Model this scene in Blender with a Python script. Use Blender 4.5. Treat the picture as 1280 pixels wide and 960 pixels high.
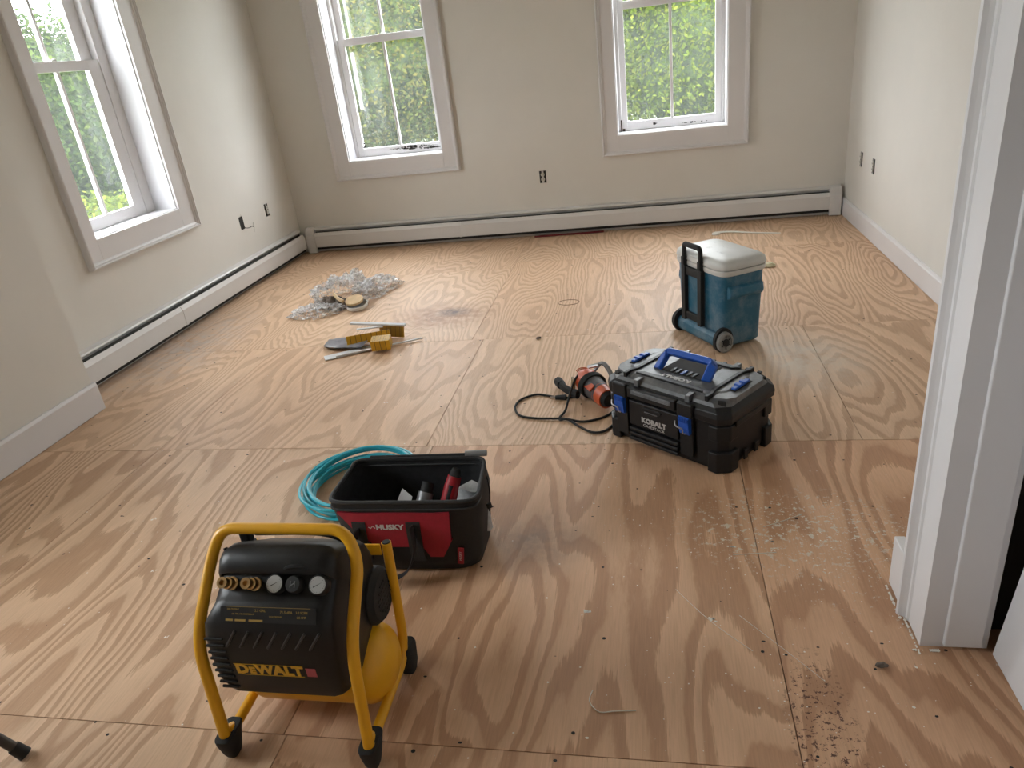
import bpy, bmesh, math, random
from mathutils import Vector, Matrix, noise
for o in list(bpy.data.objects): bpy.data.objects.remove(o)
S = bpy.context.scene
C = S.collection
R = math.radians
PI = math.pi
rng = random.Random(7)

# ------------------------------------------------------------------ camera
YAW, PITCH, ROLL, FPX, CAMH = -0.22086, 0.43040, -0.12524, 903.74, 1.5
fw = Vector((math.sin(YAW)*math.cos(PITCH), math.cos(YAW)*math.cos(PITCH), -math.sin(PITCH)))
rt = Vector((math.cos(YAW), -math.sin(YAW), 0)); up = rt.cross(fw)
Rr = math.cos(ROLL)*rt + math.sin(ROLL)*up; Uu = -math.sin(ROLL)*rt + math.cos(ROLL)*up
cd = bpy.data.cameras.new('camera'); cam = bpy.data.objects.new('camera', cd); C.objects.link(cam)
M = Matrix((( Rr.x, Uu.x, -fw.x, 0), (Rr.y, Uu.y, -fw.y, 0), (Rr.z, Uu.z, -fw.z, CAMH), (0, 0, 0, 1)))
cam.matrix_world = M
cd.sensor_fit = 'HORIZONTAL'; cd.sensor_width = 36; cd.lens = FPX/1280*36; cd.clip_start = .02; cd.clip_end = 500
S.camera = cam

# ------------------------------------------------------------------ world, lights, exposure
S.view_settings.view_transform = 'Standard'; S.view_settings.look = 'None'
S.view_settings.gamma = 1; S.view_settings.use_curve_mapping = False
S.view_settings.exposure = 1.42
W = bpy.data.worlds.new('overcast_sky'); S.world = W; W.use_nodes = True
wn = W.node_tree.nodes; wl = W.node_tree.links
bg = wn['Background']; bg.inputs['Strength'].default_value = 7.5
tc = wn.new('ShaderNodeTexCoord'); sx = wn.new('ShaderNodeSeparateXYZ'); wr = wn.new('ShaderNodeValToRGB')
wl.new(tc.outputs['Generated'], sx.inputs[0]); wl.new(sx.outputs['Z'], wr.inputs[0])
wr.color_ramp.elements[0].position = 0.0; wr.color_ramp.elements[0].color = (.89, .955, 1, 1)
wr.color_ramp.elements[1].position = 1.0; wr.color_ramp.elements[1].color = (.93, .975, 1, 1)
wl.new(wr.outputs[0], bg.inputs['Color'])
sd = bpy.data.lights.new('hazy_sun', 'SUN'); sd.energy = 3.5; sd.angle = R(8); sd.color = (1, .95, .85)
so = bpy.data.objects.new('hazy_sun', sd); C.objects.link(so)
so.rotation_euler = (R(38), 0, R(30))       # high sun from behind the house, onto the trees
def portal(name, loc, rot, sx_, sy_):
    l = bpy.data.lights.new(name, 'AREA'); l.shape = 'RECTANGLE'; l.size = sx_; l.size_y = sy_
    l.cycles.is_portal = True
    o = bpy.data.objects.new(name, l); C.objects.link(o); o.location = loc; o.rotation_euler = rot

# room numbers (all window openings carry a sampling portal)
XL, XR, YB, CEIL = -3.219, 1.497, 6.239, 2.75
YBACK = -1.7
for cx_ in (-2.17, .164): portal('window_portal', (cx_, YB+.24, 1.63), (R(-90), 0, 0), .86, 1.75)
portal('window_portal', (XL-.24, 4.13, 1.63), (0, R(-90), 0), 1.75, .86)
portal('window_portal', (XL-.24, .925, 1.56), (0, R(-90), 0), 1.58, 1.05)  # portal for the added, unseen fill window

# ------------------------------------------------------------------ helpers
def new_mat(name, col=(.5, .5, .5), rough=.5, metal=0, spec=.5, **kw):
    m = bpy.data.materials.new(name); m.use_nodes = True
    b = m.node_tree.nodes['Principled BSDF']
    b.inputs['Base Color'].default_value = (*col, 1); b.inputs['Roughness'].default_value = rough
    b.inputs['Metallic'].default_value = metal; b.inputs['Specular IOR Level'].default_value = spec
    for k, v in kw.items(): b.inputs[k].default_value = v
    return m
def N(m, t, **kw):
    n = m.node_tree.nodes.new(t)
    for k, v in kw.items(): setattr(n, k, v)
    return n
def L(m, a, b): m.node_tree.links.new(a, b)
def mapped(m, scale, coord='Object', loc=(0, 0, 0)):
    t = N(m, 'ShaderNodeTexCoord'); mp = N(m, 'ShaderNodeMapping')
    mp.inputs['Scale'].default_value = scale; mp.inputs['Location'].default_value = loc
    L(m, t.outputs[coord], mp.inputs[0]); return mp.outputs[0]
def noise_tex(m, vec, scale, detail=3, rough=.5, dist=0):
    n = N(m, 'ShaderNodeTexNoise'); n.inputs['Scale'].default_value = scale; n.inputs['Detail'].default_value = detail
    n.inputs['Roughness'].default_value = rough; n.inputs['Distortion'].default_value = dist
    if vec is not None: L(m, vec, n.inputs['Vector'])
    return n
def ramp(m, fac, stops):
    r = N(m, 'ShaderNodeValToRGB'); e = r.color_ramp.elements
    while len(e) < len(stops): e.new(.5)
    for i, (p, c) in enumerate(stops):
        e[i].position = p; e[i].color = (*c, 1) if len(c) == 3 else c
    L(m, fac, r.inputs[0]); return r.outputs[0]
def mixc(m, fac, a, b, mode='MIX'):
    x = N(m, 'ShaderNodeMix', data_type='RGBA', blend_type=mode)
    for s, v in ((0, fac), (6, a), (7, b)):
        if isinstance(v, (int, float)): x.inputs[s].default_value = v
        elif isinstance(v, tuple): x.inputs[s].default_value = (*v, 1)
        else: L(m, v, x.inputs[s])
    return x.outputs[2]
def math_(m, op, a, b=None, clamp=False):
    x = N(m, 'ShaderNodeMath', operation=op); x.use_clamp = clamp
    for i, v in enumerate((a, b)):
        if v is None: continue
        if isinstance(v, (int, float)): x.inputs[i].default_value = v
        else: L(m, v, x.inputs[i])
    return x.outputs[0]
def bsdf(m): return m.node_tree.nodes['Principled BSDF']
def bump(m, h, strength=.2, dist=.002):
    b = N(m, 'ShaderNodeBump'); b.inputs['Strength'].default_value = strength; b.inputs['Distance'].default_value = dist
    L(m, h, b.inputs['Height']); L(m, b.outputs[0], bsdf(m).inputs['Normal'])
def speckled(name, col, rough=.5, amt=.12, scale=30, metal=0, bmp=.1, dust=None, **kw):
    m = new_mat(name, col, rough, metal, **kw)
    v = mapped(m, (1, 1, 1)); n = noise_tex(m, v, scale, 4, .6)
    c2 = tuple(min(1, c*(1-amt)) for c in col); c1 = tuple(min(1, c*(1+amt)) for c in col)
    c = ramp(m, n.outputs[0], [(.3, c2), (.7, c1)])
    if dust:
        d = noise_tex(m, v, dust[1], 6, .75); f = ramp(m, d.outputs[0], [(dust[2], (0, 0, 0)), (dust[3], (1, 1, 1))])
        c = mixc(m, f, c, dust[0])
    L(m, c, bsdf(m).inputs['Base Color'])
    if bmp: bump(m, n.outputs[0], bmp, .001)
    return m

class MB:
    def __init__(s): s.bm = bmesh.new()
    def quad(s, vs):
        v = [s.bm.verts.new(p) for p in vs]; s.bm.faces.new(v); return s
    def box(s, x0, x1, y0, y1, z0, z1):
        a = [s.bm.verts.new(p) for p in ((x0,y0,z0),(x1,y0,z0),(x1,y1,z0),(x0,y1,z0),(x0,y0,z1),(x1,y0,z1),(x1,y1,z1),(x0,y1,z1))]
        for f in ((0,3,2,1),(4,5,6,7),(0,1,5,4),(1,2,6,5),(2,3,7,6),(3,0,4,7)): s.bm.faces.new([a[i] for i in f])
        return s
    def mbox(s, mat, sx, sy, sz):
        a = [s.bm.verts.new(mat @ Vector((x*sx/2, y*sy/2, z*sz/2))) for x, y, z in ((-1,-1,-1),(1,-1,-1),(1,1,-1),(-1,1,-1),(-1,-1,1),(1,-1,1),(1,1,1),(-1,1,1))]
        for f in ((0,3,2,1),(4,5,6,7),(0,1,5,4),(1,2,6,5),(2,3,7,6),(3,0,4,7)): s.bm.faces.new([a[i] for i in f])
        return s
    def rings(s, rs, cap0=True, cap1=True, closed=False):
        vs = [[s.bm.verts.new(p) for p in r] for r in rs]
        n = len(vs[0]); m = len(vs)
        for i in range(m if closed else m-1):
            a, b = vs[i], vs[(i+1) % m]
            for j in range(n):
                s.bm.faces.new((a[j], a[(j+1) % n], b[(j+1) % n], b[j]))
        if not closed:
            if cap0: s.bm.faces.new(list(reversed(vs[0])))
            if cap1: s.bm.faces.new(vs[-1])
        return s
    def tube(s, pts, r, seg=10, closed=False, flat=None):
        pts = [Vector(p) for p in pts]; n = len(pts); rs = []
        prev = None
        for i, p in enumerate(pts):
            if closed: t = pts[(i+1) % n]-pts[i-1]
            else: t = pts[min(i+1, n-1)]-pts[max(i-1, 0)]
            t.normalize()
            if prev is None:
                a = Vector((0, 0, 1)) if abs(t.z) < .9 else Vector((1, 0, 0))
                u = (a - t*a.dot(t)).normalized()
            else: u = (prev - t*prev.dot(t)).normalized()
            prev = u; w = t.cross(u)
            rr = r(i/(n-1)) if callable(r) else r
            fu, fv = flat if flat else (1, 1)
            rs.append([p + u*math.cos(k*2*PI/seg)*rr*fu + w*math.sin(k*2*PI/seg)*rr*fv for k in range(seg)])
        return s.rings(rs, closed=closed)
    def cyl(s, a, b, r, r2=None, seg=20):
        r2 = r if r2 is None else r2
        return s.tube([a, b], lambda t: r+(r2-r)*t, seg)
    def lathe(s, prof, mat=None, seg=28):   # prof: (r, h) along local z
        mat = mat or Matrix()
        rs = [[mat @ Vector((max(r, 1e-4)*math.cos(k*2*PI/seg), max(r, 1e-4)*math.sin(k*2*PI/seg), h)) for k in range(seg)] for r, h in prof]
        return s.rings(rs)
    def prism(s, poly, ax, a, b, mat=None):  # poly in the two other axes, extruded along axis
        def P(p, t):
            v = {'x': (t, p[0], p[1]), 'y': (p[0], t, p[1]), 'z': (p[0], p[1], t)}[ax]
            return (mat @ Vector(v)) if mat else Vector(v)
        return s.rings([[P(p, a) for p in poly], [P(p, b) for p in poly]])
    def build(s, name, mat, parent=None, smooth=False, bevel=0, seg=2, loc=None, rot=None, sub=0, angle=40):
        bmesh.ops.recalc_face_normals(s.bm, faces=s.bm.faces)
        me = bpy.data.meshes.new(name); s.bm.to_mesh(me); s.bm.free()
        o = bpy.data.objects.new(name, me); C.objects.link(o)
        if mat: me.materials.append(mat)
        if bevel:
            b = o.modifiers.new('bevel', 'BEVEL'); b.width = bevel; b.segments = seg; b.limit_method = 'ANGLE'; b.angle_limit = R(30)
            b.harden_normals = False
        if sub:
            q = o.modifiers.new('sub', 'SUBSURF'); q.levels = sub; q.render_levels = sub
        if smooth:
            for p in me.polygons: p.use_smooth = True
            if angle < 180:
                try: me.set_sharp_from_angle(angle=R(angle))
                except Exception: pass
        if parent: o.parent = parent
        if loc: o.location = loc
        if rot: o.rotation_euler = rot
        return o
def thing(name, label, cat, loc=(0, 0, 0), rz=0, group=None, kind=None):
    o = bpy.data.objects.new(name, None); C.objects.link(o); o.empty_display_size = .1
    o.location = loc; o.rotation_euler = (0, 0, rz)
    if label: o['label'] = label
    if cat: o['category'] = cat
    if group: o['group'] = group
    if kind: o['kind'] = kind
    return o
def tag(o, label=None, cat=None, group=None, kind=None):
    for k, v in (('label', label), ('category', cat), ('group', group), ('kind', kind)):
        if v: o[k] = v
    return o
def smooth_path(pts, n=8, closed=False):
    P = [Vector(p) for p in pts]; out = []; m = len(P)
    for i in range(m if closed else m-1):
        if closed: a, b, c, d = P[i-1], P[i], P[(i+1) % m], P[(i+2) % m]
        else: a, b, c, d = P[max(i-1, 0)], P[i], P[i+1], P[min(i+2, m-1)]
        for k in range(n):
            t = k/n
            out.append(.5*((2*b)+(c-a)*t+(2*a-5*b+4*c-d)*t*t+(3*b-a-3*c+d)*t**3))
    if not closed: out.append(P[-1])
    return out
def fillet(pts, r, n=6):
    P = [Vector(p) for p in pts]; out = [P[0]]
    for i in range(1, len(P)-1):
        a, b, c = P[i-1], P[i], P[i+1]
        rr = r[i-1] if isinstance(r, (list, tuple)) else r
        d1 = (a-b); d2 = (c-b); rr = min(rr, d1.length*.49, d2.length*.49)
        p0 = b+d1.normalized()*rr; p1 = b+d2.normalized()*rr
        for k in range(n+1):
            t = k/n; out.append((1-t)**2*p0+2*t*(1-t)*b+t*t*p1)
    out.append(P[-1]); return out
def frame_to(origin, xdir, normal):      # matrix: local x = xdir, local z = normal
    x = Vector(xdir).normalized(); z = Vector(normal).normalized(); y = z.cross(x).normalized(); x = y.cross(z)
    m = Matrix((x, y, z)).transposed().to_4x4(); m.translation = Vector(origin); return m
def text(name, s, size, mat, parent, matx, extrude=.0006, offset=0., align='CENTER', shear=0, xs=1, space=1):
    cu = bpy.data.curves.new(name, 'FONT'); cu.body = s; cu.size = size; cu.extrude = extrude; cu.offset = offset
    cu.align_x = align; cu.align_y = 'CENTER'; cu.shear = shear; cu.space_character = space; cu.resolution_u = 2
    t = bpy.data.objects.new('tmp', cu); C.objects.link(t)
    dg = bpy.context.evaluated_depsgraph_get(); me = bpy.data.meshes.new_from_object(t.evaluated_get(dg))
    bpy.data.objects.remove(t); me.name = name
    for v in me.vertices: v.co = matx @ Vector((v.co.x*xs, v.co.y, v.co.z))
    o = bpy.data.objects.new(name, me); C.objects.link(o); me.materials.clear(); me.materials.append(mat); o.parent = parent
    return o

# ------------------------------------------------------------------ materials
def paint(name, col, rough, scale=3, amt=.02):
    m = new_mat(name, col, rough); v = mapped(m, (1, 1, 1), 'Object')
    n = noise_tex(m, v, scale, 5, .6)
    L(m, ramp(m, n.outputs[0], [(.3, tuple(c*(1-amt) for c in col)), (.7, tuple(min(1, c*(1+amt)) for c in col))]), bsdf(m).inputs['Base Color'])
    n2 = noise_tex(m, v, 160, 2); bump(m, n2.outputs[0], .06, .001); return m
M_wall = paint('cream_wall_paint', (.70, .676, .630), .75)
M_ceil = paint('white_ceiling_paint', (.78, .77, .74), .85)
M_trim = paint('white_trim_paint', (.72, .70, .705), .38)
M_door = paint('white_door_paint', (.76, .755, .775), .35)
M_jamb = paint('white_jamb_paint', (.74, .735, .75), .4)
M_heat = paint('white_heater_enamel', (.69, .67, .655), .35, 4, .03)
M_dark = new_mat('dark_gap', (.02, .018, .016), .8)
M_fin = speckled('heater_fins', (.10, .10, .09), .5, metal=.5)
M_black = speckled('black_plastic', (.010, .010, .011), .42, .2, 60)
M_blackm = speckled('matte_black_rubber', (.012, .012, .012), .75, .2, 80)
M_chrome = new_mat('steel', (.55, .55, .56), .28, 1)
M_brass = new_mat('brass', (.62, .42, .2), .3, 1)
M_white = new_mat('white_plastic', (.75, .75, .73), .45)
M_yellow = speckled('yellow_powder_coat', (.80, .40, .012), .36, .04, 20, bmp=.02)

# plywood
def plywood(name, light=(.72, .51, .34), dark=(.50, .315, .19)):
    m = new_mat(name, light, .5); b = bsdf(m)
    t = N(m, 'ShaderNodeTexCoord'); oi = N(m, 'ShaderNodeObjectInfo')
    sc = N(m, 'ShaderNodeMapping'); sc.inputs['Scale'].default_value = (1, .21, 1)
    L(m, t.outputs['Object'], sc.inputs[0])
    off = N(m, 'ShaderNodeCombineXYZ'); r1 = math_(m, 'MULTIPLY', oi.outputs['Random'], 61.)
    L(m, r1, off.inputs['X']); L(m, r1, off.inputs['Z'])
    ad = N(m, 'ShaderNodeVectorMath', operation='ADD'); L(m, sc.outputs[0], ad.inputs[0]); L(m, off.outputs[0], ad.inputs[1])
    v = ad.outputs[0]
    # warp
    wn_ = noise_tex(m, v, 7, 2, .5)
    wv = N(m, 'ShaderNodeVectorMath', operation='MULTIPLY_ADD'); L(m, wn_.outputs['Color'], wv.inputs[0])
    wv.inputs[1].default_value = (.10, .07, 0); L(m, v, wv.inputs[2])
    big = noise_tex(m, wv.outputs[0], 2.0, 1.6, .45)
    fine = noise_tex(m, v, 60, 3, .7)
    sfm = N(m, 'ShaderNodeMapping'); sfm.inputs['Scale'].default_value = (190, 9, 1); L(m, t.outputs['Object'], sfm.inputs[0])
    streak = noise_tex(m, sfm.outputs[0], 1, 3, .6)
    ocs = N(m, 'ShaderNodeSeparateColor'); L(m, oi.outputs['Color'], ocs.inputs[0])
    a = math_(m, 'MULTIPLY', big.outputs[0], math_(m, 'MULTIPLY', ocs.outputs[0], 46.))
    a = math_(m, 'ADD', a, math_(m, 'MULTIPLY', streak.outputs[0], .30))
    a = math_(m, 'ADD', a, math_(m, 'MULTIPLY', fine.outputs[0], .22))
    fr = math_(m, 'FRACT', a)
    band = ramp(m, fr, [(0, (0, 0, 0)), (.07, (.05, .05, .05)), (.45, (.3, .3, .3)), (.56, (1, 1, 1)), (.9, (.9, .9, .9)), (.97, (.0, .0, .0))])
    col = mixc(m, math_(m, 'MULTIPLY', band, ocs.outputs[1]), light, dark)
    col = mixc(m, ocs.outputs[2], col, (.88, .62, .47), 'MULTIPLY')
    # broad tone patches
    pv = mapped(m, (1, .7, 1), 'Object'); pn = noise_tex(m, pv, 1.3, 3, .55)
    col = mixc(m, .55, col, ramp(m, pn.outputs[0], [(.3, (.84, .78, .76)), (.7, (1.1, 1.1, 1.1))]), 'MULTIPLY')
    col = mixc(m, .45, col, ramp(m, streak.outputs[0], [(.25, (.72, .68, .66)), (.6, (1.1, 1.1, 1.1))]), 'MULTIPLY')
    g = N(m, 'ShaderNodeNewGeometry')
    def spot(x, y, rx, ry, c, amt, colr, sc_=18, lo=.35, hi=.65):
        nonlocal c_
        mp = N(m, 'ShaderNodeMapping'); mp.vector_type = 'POINT'
        mp.inputs['Location'].default_value = (-x/rx, -y/ry, 0); mp.inputs['Scale'].default_value = (1/rx, 1/ry, 0)
        L(m, g.outputs['Position'], mp.inputs[0])
        ln = N(m, 'ShaderNodeVectorMath', operation='LENGTH'); L(m, mp.outputs[0], ln.inputs[0])
        s1 = math_(m, 'SUBTRACT', 1., ln.outputs['Value'], True)
        nn = noise_tex(m, g.outputs['Position'], sc_, 5, .7)
        f = math_(m, 'MULTIPLY', s1, ramp(m, nn.outputs[0], [(lo, (0, 0, 0)), (hi, (1, 1, 1))]))
        f = math_(m, 'MULTIPLY', f, amt, True)
        c_ = mixc(m, f, c_, colr)
    c_ = col
    spot(-1.36, 4.25, .42, .30, 0, 1.7, (.33, .16, .075), 14, .3, .65)
    spot(-1.30, 4.32, .14, .10, 0, 1.6, (.12, .06, .035), 30, .3, .6)
    spot(.66, 3.36, .40, .45, 0, 1.3, (.62, .55, .46), 9, .25, .7)
    spot(-3.0, 3.9, .45, .9, 0, 1.2, (.52, .47, .44), 12, .35, .7)
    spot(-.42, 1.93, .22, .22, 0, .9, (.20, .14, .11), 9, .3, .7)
    spot(.40, 2.03, .42, .26, 0, 2.6, (.66, .60, .50), 42, .56, .62)
    spot(.62, 1.90, .45, .35, 0, 2.0, (.64, .58, .48), 60, .60, .65)
    spot(.35, 1.25, .09, .28, 0, 3, (.12, .05, .03), 70, .56, .6)
    # scuffs everywhere
    sv = noise_tex(m, g.outputs['Position'], 95, 3, .6); sv2 = noise_tex(m, g.outputs['Position'], 3.3, 2, .5)
    f = math_(m, 'MULTIPLY', ramp(m, sv.outputs[0], [(.69, (0, 0, 0)), (.72, (1, 1, 1))]), ramp(m, sv2.outputs[0], [(.45, (0, 0, 0)), (.65, (1, 1, 1))]))
    c_ = mixc(m, f, c_, (.68, .62, .52))
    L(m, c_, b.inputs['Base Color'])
    L(m, ramp(m, fine.outputs[0], [(.3, (.50, .50, .50)), (.8, (.68, .68, .68))]), b.inputs['Roughness'])
    bump(m, math_(m, 'ADD', streak.outputs[0], band), .12, .0008)
    return m
M_ply = plywood('fir_plywood')
M_sub = new_mat('subfloor', (.09, .06, .04), .8)

# ------------------------------------------------------------------ floor
fl_ = thing('floor', 'worn plywood subfloor made of butted sheets', None, kind='structure')
MB().box(-3.6, 2.2, YBACK-.3, YB+.3, -.06, -.019).build('subfloor_board', M_sub, fl_)
sheets = [(-3.3, -.95, -1.7, 1.146), (-.95, .29, -1.7, 1.146), (.29, 2.0, -1.7, 1.146),
          (-3.3, -2.30, 1.146, 2.586), (-2.30, -.96, 1.146, 2.586), (-.96, .286, 1.146, 2.586), (.286, 2.0, 1.146, 2.586),
          (-3.3, -2.30, 2.586, 3.811), (-2.30, -.99, 2.586, 3.811), (-.99, .281, 2.586, 3.811), (.281, .757, 2.586, 3.811), (.757, 1.6, 2.586, 3.811),
          (-3.3, -1.06, 3.811, 5.262), (-1.06, .30, 3.811, 5.39), (.30, 1.6, 3.811, 5.39), (-3.3, -1.06, 5.262, 6.3), (-1.06, 1.6, 5.39, 6.3)]
for x0, x1, y0, y1 in sheets:
    g = .0011
    o = MB().box(g, x1-x0-g, g, y1-y0-g, -.019, 0).build('plywood_sheet', M_ply, fl_, bevel=.0007, seg=1)
    o.location = (x0, y0, rng.uniform(-.0006, 0))
    f_ = .5 if y0 < 2.5 else (.80 if y0 < 3.7 and x0 < .7 else (.62 if x0 > .7 else .95))
    o.color = (f_, 1.0 if y0 < 2.5 else (.9 if x0 > .2 else .70), (.35 if (y0 < 2.5 and x0 > -1.2) else 0)+rng.uniform(0, .12), 1)
# screw heads in rows
b = MB()
xs_ = [-3.0, -2.6, -2.2, -1.83, -1.42, -1.03, -.6, -.2, .23, .33, .68, 1.05, 1.4]
for y in [.9, 1.11, 1.19, 1.5, 1.82, 2.14, 2.45, 2.55, 2.63, 2.95, 3.3, 3.6, 3.78, 3.85, 4.2, 4.55, 4.9, 5.22, 5.5, 5.8]:
    for x in xs_:
        if rng.random() < .16: continue
        px, py = x+rng.uniform(-.03, .03), y+rng.uniform(-.02, .02); r = rng.uniform(.0036, .0060)
        b.quad([(px+r*math.cos(k*PI/4), py+r*.9*math.sin(k*PI/4), .0006) for k in range(8)])
for k in range(300):
    px, py = rng.uniform(-3, 1.3), rng.uniform(.7, 5.9); r = rng.uniform(.002, .0062); s_ = rng.uniform(.4, 1)
    b.quad([(px+r*math.cos(k2*PI/3), py+r*s_*math.sin(k2*PI/3), .0006) for k2 in range(6)])
tag(b.build('screw_head', M_dark, fl_), kind='stuff')
# paint chips and drips
M_fleck = new_mat('dried_white_compound', (.84, .80, .72), .7)
b = MB()
def chip(px, py, r):
    a0 = rng.uniform(0, 6); k = 5
    b.quad([(px+r*rng.uniform(.5, 1.1)*math.cos(a0+i*2*PI/k), py+r*rng.uniform(.5, 1.1)*math.sin(a0+i*2*PI/k), .0009) for i in range(k)])
for _ in range(420): chip(rng.uniform(-3, 1.3), rng.uniform(.7, 5.9), rng.uniform(.0012, .0048))
for _ in range(260): chip(rng.gauss(.38, .24), rng.gauss(1.98, .16), rng.uniform(.001, .0036))
for _ in range(120): chip(rng.gauss(.35, .25), rng.gauss(1.45, .22), rng.uniform(.001, .0032))
for _ in range(50): chip(rng.gauss(-.1, .1), rng.gauss(2.35, .15), rng.uniform(.001, .003))
for px, py, r in ((-.23, 1.62, .013), (.13, 1.60, .012), (.33, 1.96, .014), (.21, 1.93, .012), (-1.5, 1.45, .007), (-1.75, 1.75, .009), (-1.95, 2.05, .012), (-1.32, 3.02, .01)):
    for k in range(5): chip(px+rng.uniform(-r, r), py+rng.uniform(-r, r)*.6, r*.45)
tag(b.build('compound_fleck', M_fleck, fl_), kind='stuff')
b = MB()
def fpath(pts, r): b.tube(smooth_path([(x, y, r*.5) for x, y in pts], 5), r, 5)
fpath([(.03, 1.72), (.10, 1.62), (.16, 1.55), (.22, 1.49)], .0008)
fpath([(.20, 1.62), (.30, 1.50), (.38, 1.40)], .0007)
fpath([(.21, 1.885), (.30, 1.895), (.34, 1.90)], .0014)
fpath([(.32, 2.03), (.38, 2.06), (.45, 2.10)], .0014)
fpath([(-.19, 1.335), (-.196, 1.30), (-.17, 1.27), (-.13, 1.275), (-.08, 1.28)], .0014)
tag(b.build('dried_glue_string', M_fleck, fl_), kind='stuff')
M_ink = new_mat('brown_ring_stain', (.16, .08, .04), .8)
b = MB(); b.tube([(-.549+.068*math.cos(k*PI/16), 4.386+.05*math.sin(k*PI/16), .0004) for k in range(32)], .0018, 4, closed=True)
b.build('ring_mark', M_ink, fl_)

# ------------------------------------------------------------------ walls
def wall(name, bx, mat=M_wall):
    b = MB()
    for q in bx: b.box(*q)
    return tag(b.build(name, mat), kind='structure')
T = .25
ZB, ZT = .77, 2.50
MX0, MX1, RX0, RX1 = -2.60, -1.745, -.266, .594
LY0, LY1 = 3.713, 4.555
wall('wall_back', [(XL-T, MX0, YB, YB+T, -.06, CEIL), (MX1, RX0, YB, YB+T, -.06, CEIL), (RX1, XR+T, YB, YB+T, -.06, CEIL),
                   (MX0, MX1, YB, YB+T, -.06, ZB), (MX0, MX1, YB, YB+T, ZT, CEIL), (RX0, RX1, YB, YB+T, -.06, ZB), (RX0, RX1, YB, YB+T, ZT, CEIL)])
wall('wall_left', [(XL-T, XL, 3.03, LY0, -.06, CEIL), (XL-T, XL, LY1, YB, -.06, CEIL), (XL-T, XL, LY0, LY1, -.06, ZB), (XL-T, XL, LY0, LY1, ZT, CEIL)])
BW0, BW1, BWZ0, BWZ1 = .40, 1.45, .77, 2.35
wall('wall_left_projection', [(XL-T, -2.948, YBACK, BW0, -.06, CEIL), (XL-T, -2.948, BW1, 3.03, -.06, CEIL), (XL-T, -2.948, BW0, BW1, -.06, BWZ0), (XL-T, -2.948, BW0, BW1, BWZ1, CEIL)])
wall('wall_right', [(XR, XR+T, 1.76, YB, -.06, CEIL)])
wall('wall_behind_camera', [(XL-T, 1.9, YBACK-T, YBACK, -.06, CEIL)])
wall('wall_doorway', [(.655, .785, 1.545, 1.76, -.06, CEIL), (.785, XR+T, 1.64, 1.76, -.06, CEIL), (.655, .785, YBACK, .62, -.06, CEIL), (.655, .785, .62, 1.545, 2.08, CEIL)])
M_closet = paint('closet_shade_tone', (.035, .032, .03), .8)  # near-black stands in for the unlit closet, shade put into the colour
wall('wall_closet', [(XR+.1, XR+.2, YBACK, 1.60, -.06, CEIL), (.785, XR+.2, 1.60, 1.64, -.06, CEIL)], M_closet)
tag(MB().box(XL-T, XR+T, YBACK-T, YB+T, CEIL, CEIL+.12).build('ceiling', M_ceil), kind='structure')

# baseboards
def baseboard(name, poly, ax, a, b_):
    return tag(MB().prism(poly, ax, a, b_).build(name, M_trim, bevel=.0015, seg=1), kind='structure')
H1 = .140
baseboard('baseboard_right', [(XR, .002), (XR-.017, .002), (XR-.017, H1-.018), (XR-.013, H1-.012), (XR-.009, H1), (XR, H1)], 'y', 1.76, YB-.001)
H2 = .158
baseboard('baseboard_left', [(-2.948, .002), (-2.931, .002), (-2.931, H2-.016), (-2.937, H2), (-2.948, H2)], 'y', YBACK, 3.045)
baseboard('baseboard_left_return', [(3.03, .002), (3.045, .002), (3.045, H2-.016), (3.04, H2), (3.03, H2)], 'x', XL+.08, -2.948)
tag(MB().box(.627, .655, 1.664, 1.775, .002, .162).build('baseboard_doorway', M_trim, bevel=.003), kind='structure')

# doorway casing and jamb
dc = thing('door_1', None, None, kind='structure')
b = MB(); b.prism([(1.546, .0), (1.546, 2.1), (1.62, 2.1), (1.62, 0)], 'x', .6345, .656); b.build('casing_board', M_jamb, dc)
pr = [(.655, 1.615), (.634, 1.618), (.630, 1.622), (.630, 1.632), (.622, 1.638), (.613, 1.642), (.611, 1.650), (.613, 1.656), (.622, 1.660), (.655, 1.662)]
MB().prism(pr, 'z', 0, 2.14).build('backband_moulding', M_jamb, dc)
MB().box(.6345, .790, 1.531, 1.546, .0, 2.08).build('jamb_board', M_jamb, dc)
MB().box(.686, .772, 1.518, 1.532, .012, 2.07).build('door_stop', M_jamb, dc, bevel=.0025)
b = MB()
for k in range(60):
    px, py = rng.choice([(.632, rng.uniform(1.5, 1.66)), (.622, rng.uniform(1.6, 1.76)), (rng.uniform(.62, .68), 1.515)])
    r = rng.uniform(.002, .006)
    b.quad([(px+r*rng.uniform(.4, 1.1)*math.cos(i*PI/3)-.006, py+r*math.sin(i*PI/3), .001+r*.4*(i % 2)) for i in range(6)])
tag(b.build('caulk_crumb', M_fleck, dc), kind='stuff')
dp = thing('door_panel', 'white painted door slab leaning open just past the doorway jamb', 'door', (.795, 1.512, 0), 0)
dm = MB().box(0, .038, -.76, 0, 0, 2.0).build('slab', M_door, dp, bevel=.002); dm.rotation_euler = (0, R(5.4), 0)
b = MB()
for z0, z1 in ((.14, .95), (1.08, 1.86)): b.box(-.003, 0.002, -.65, -.45, z0, z1).box(-.003, .002, -.33, -.12, z0, z1)
q = b.build('raised_panel', M_door, dp, bevel=.0025); q.rotation_euler = (0, R(5.4), 0)
bpy.data.objects.remove(q)

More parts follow.
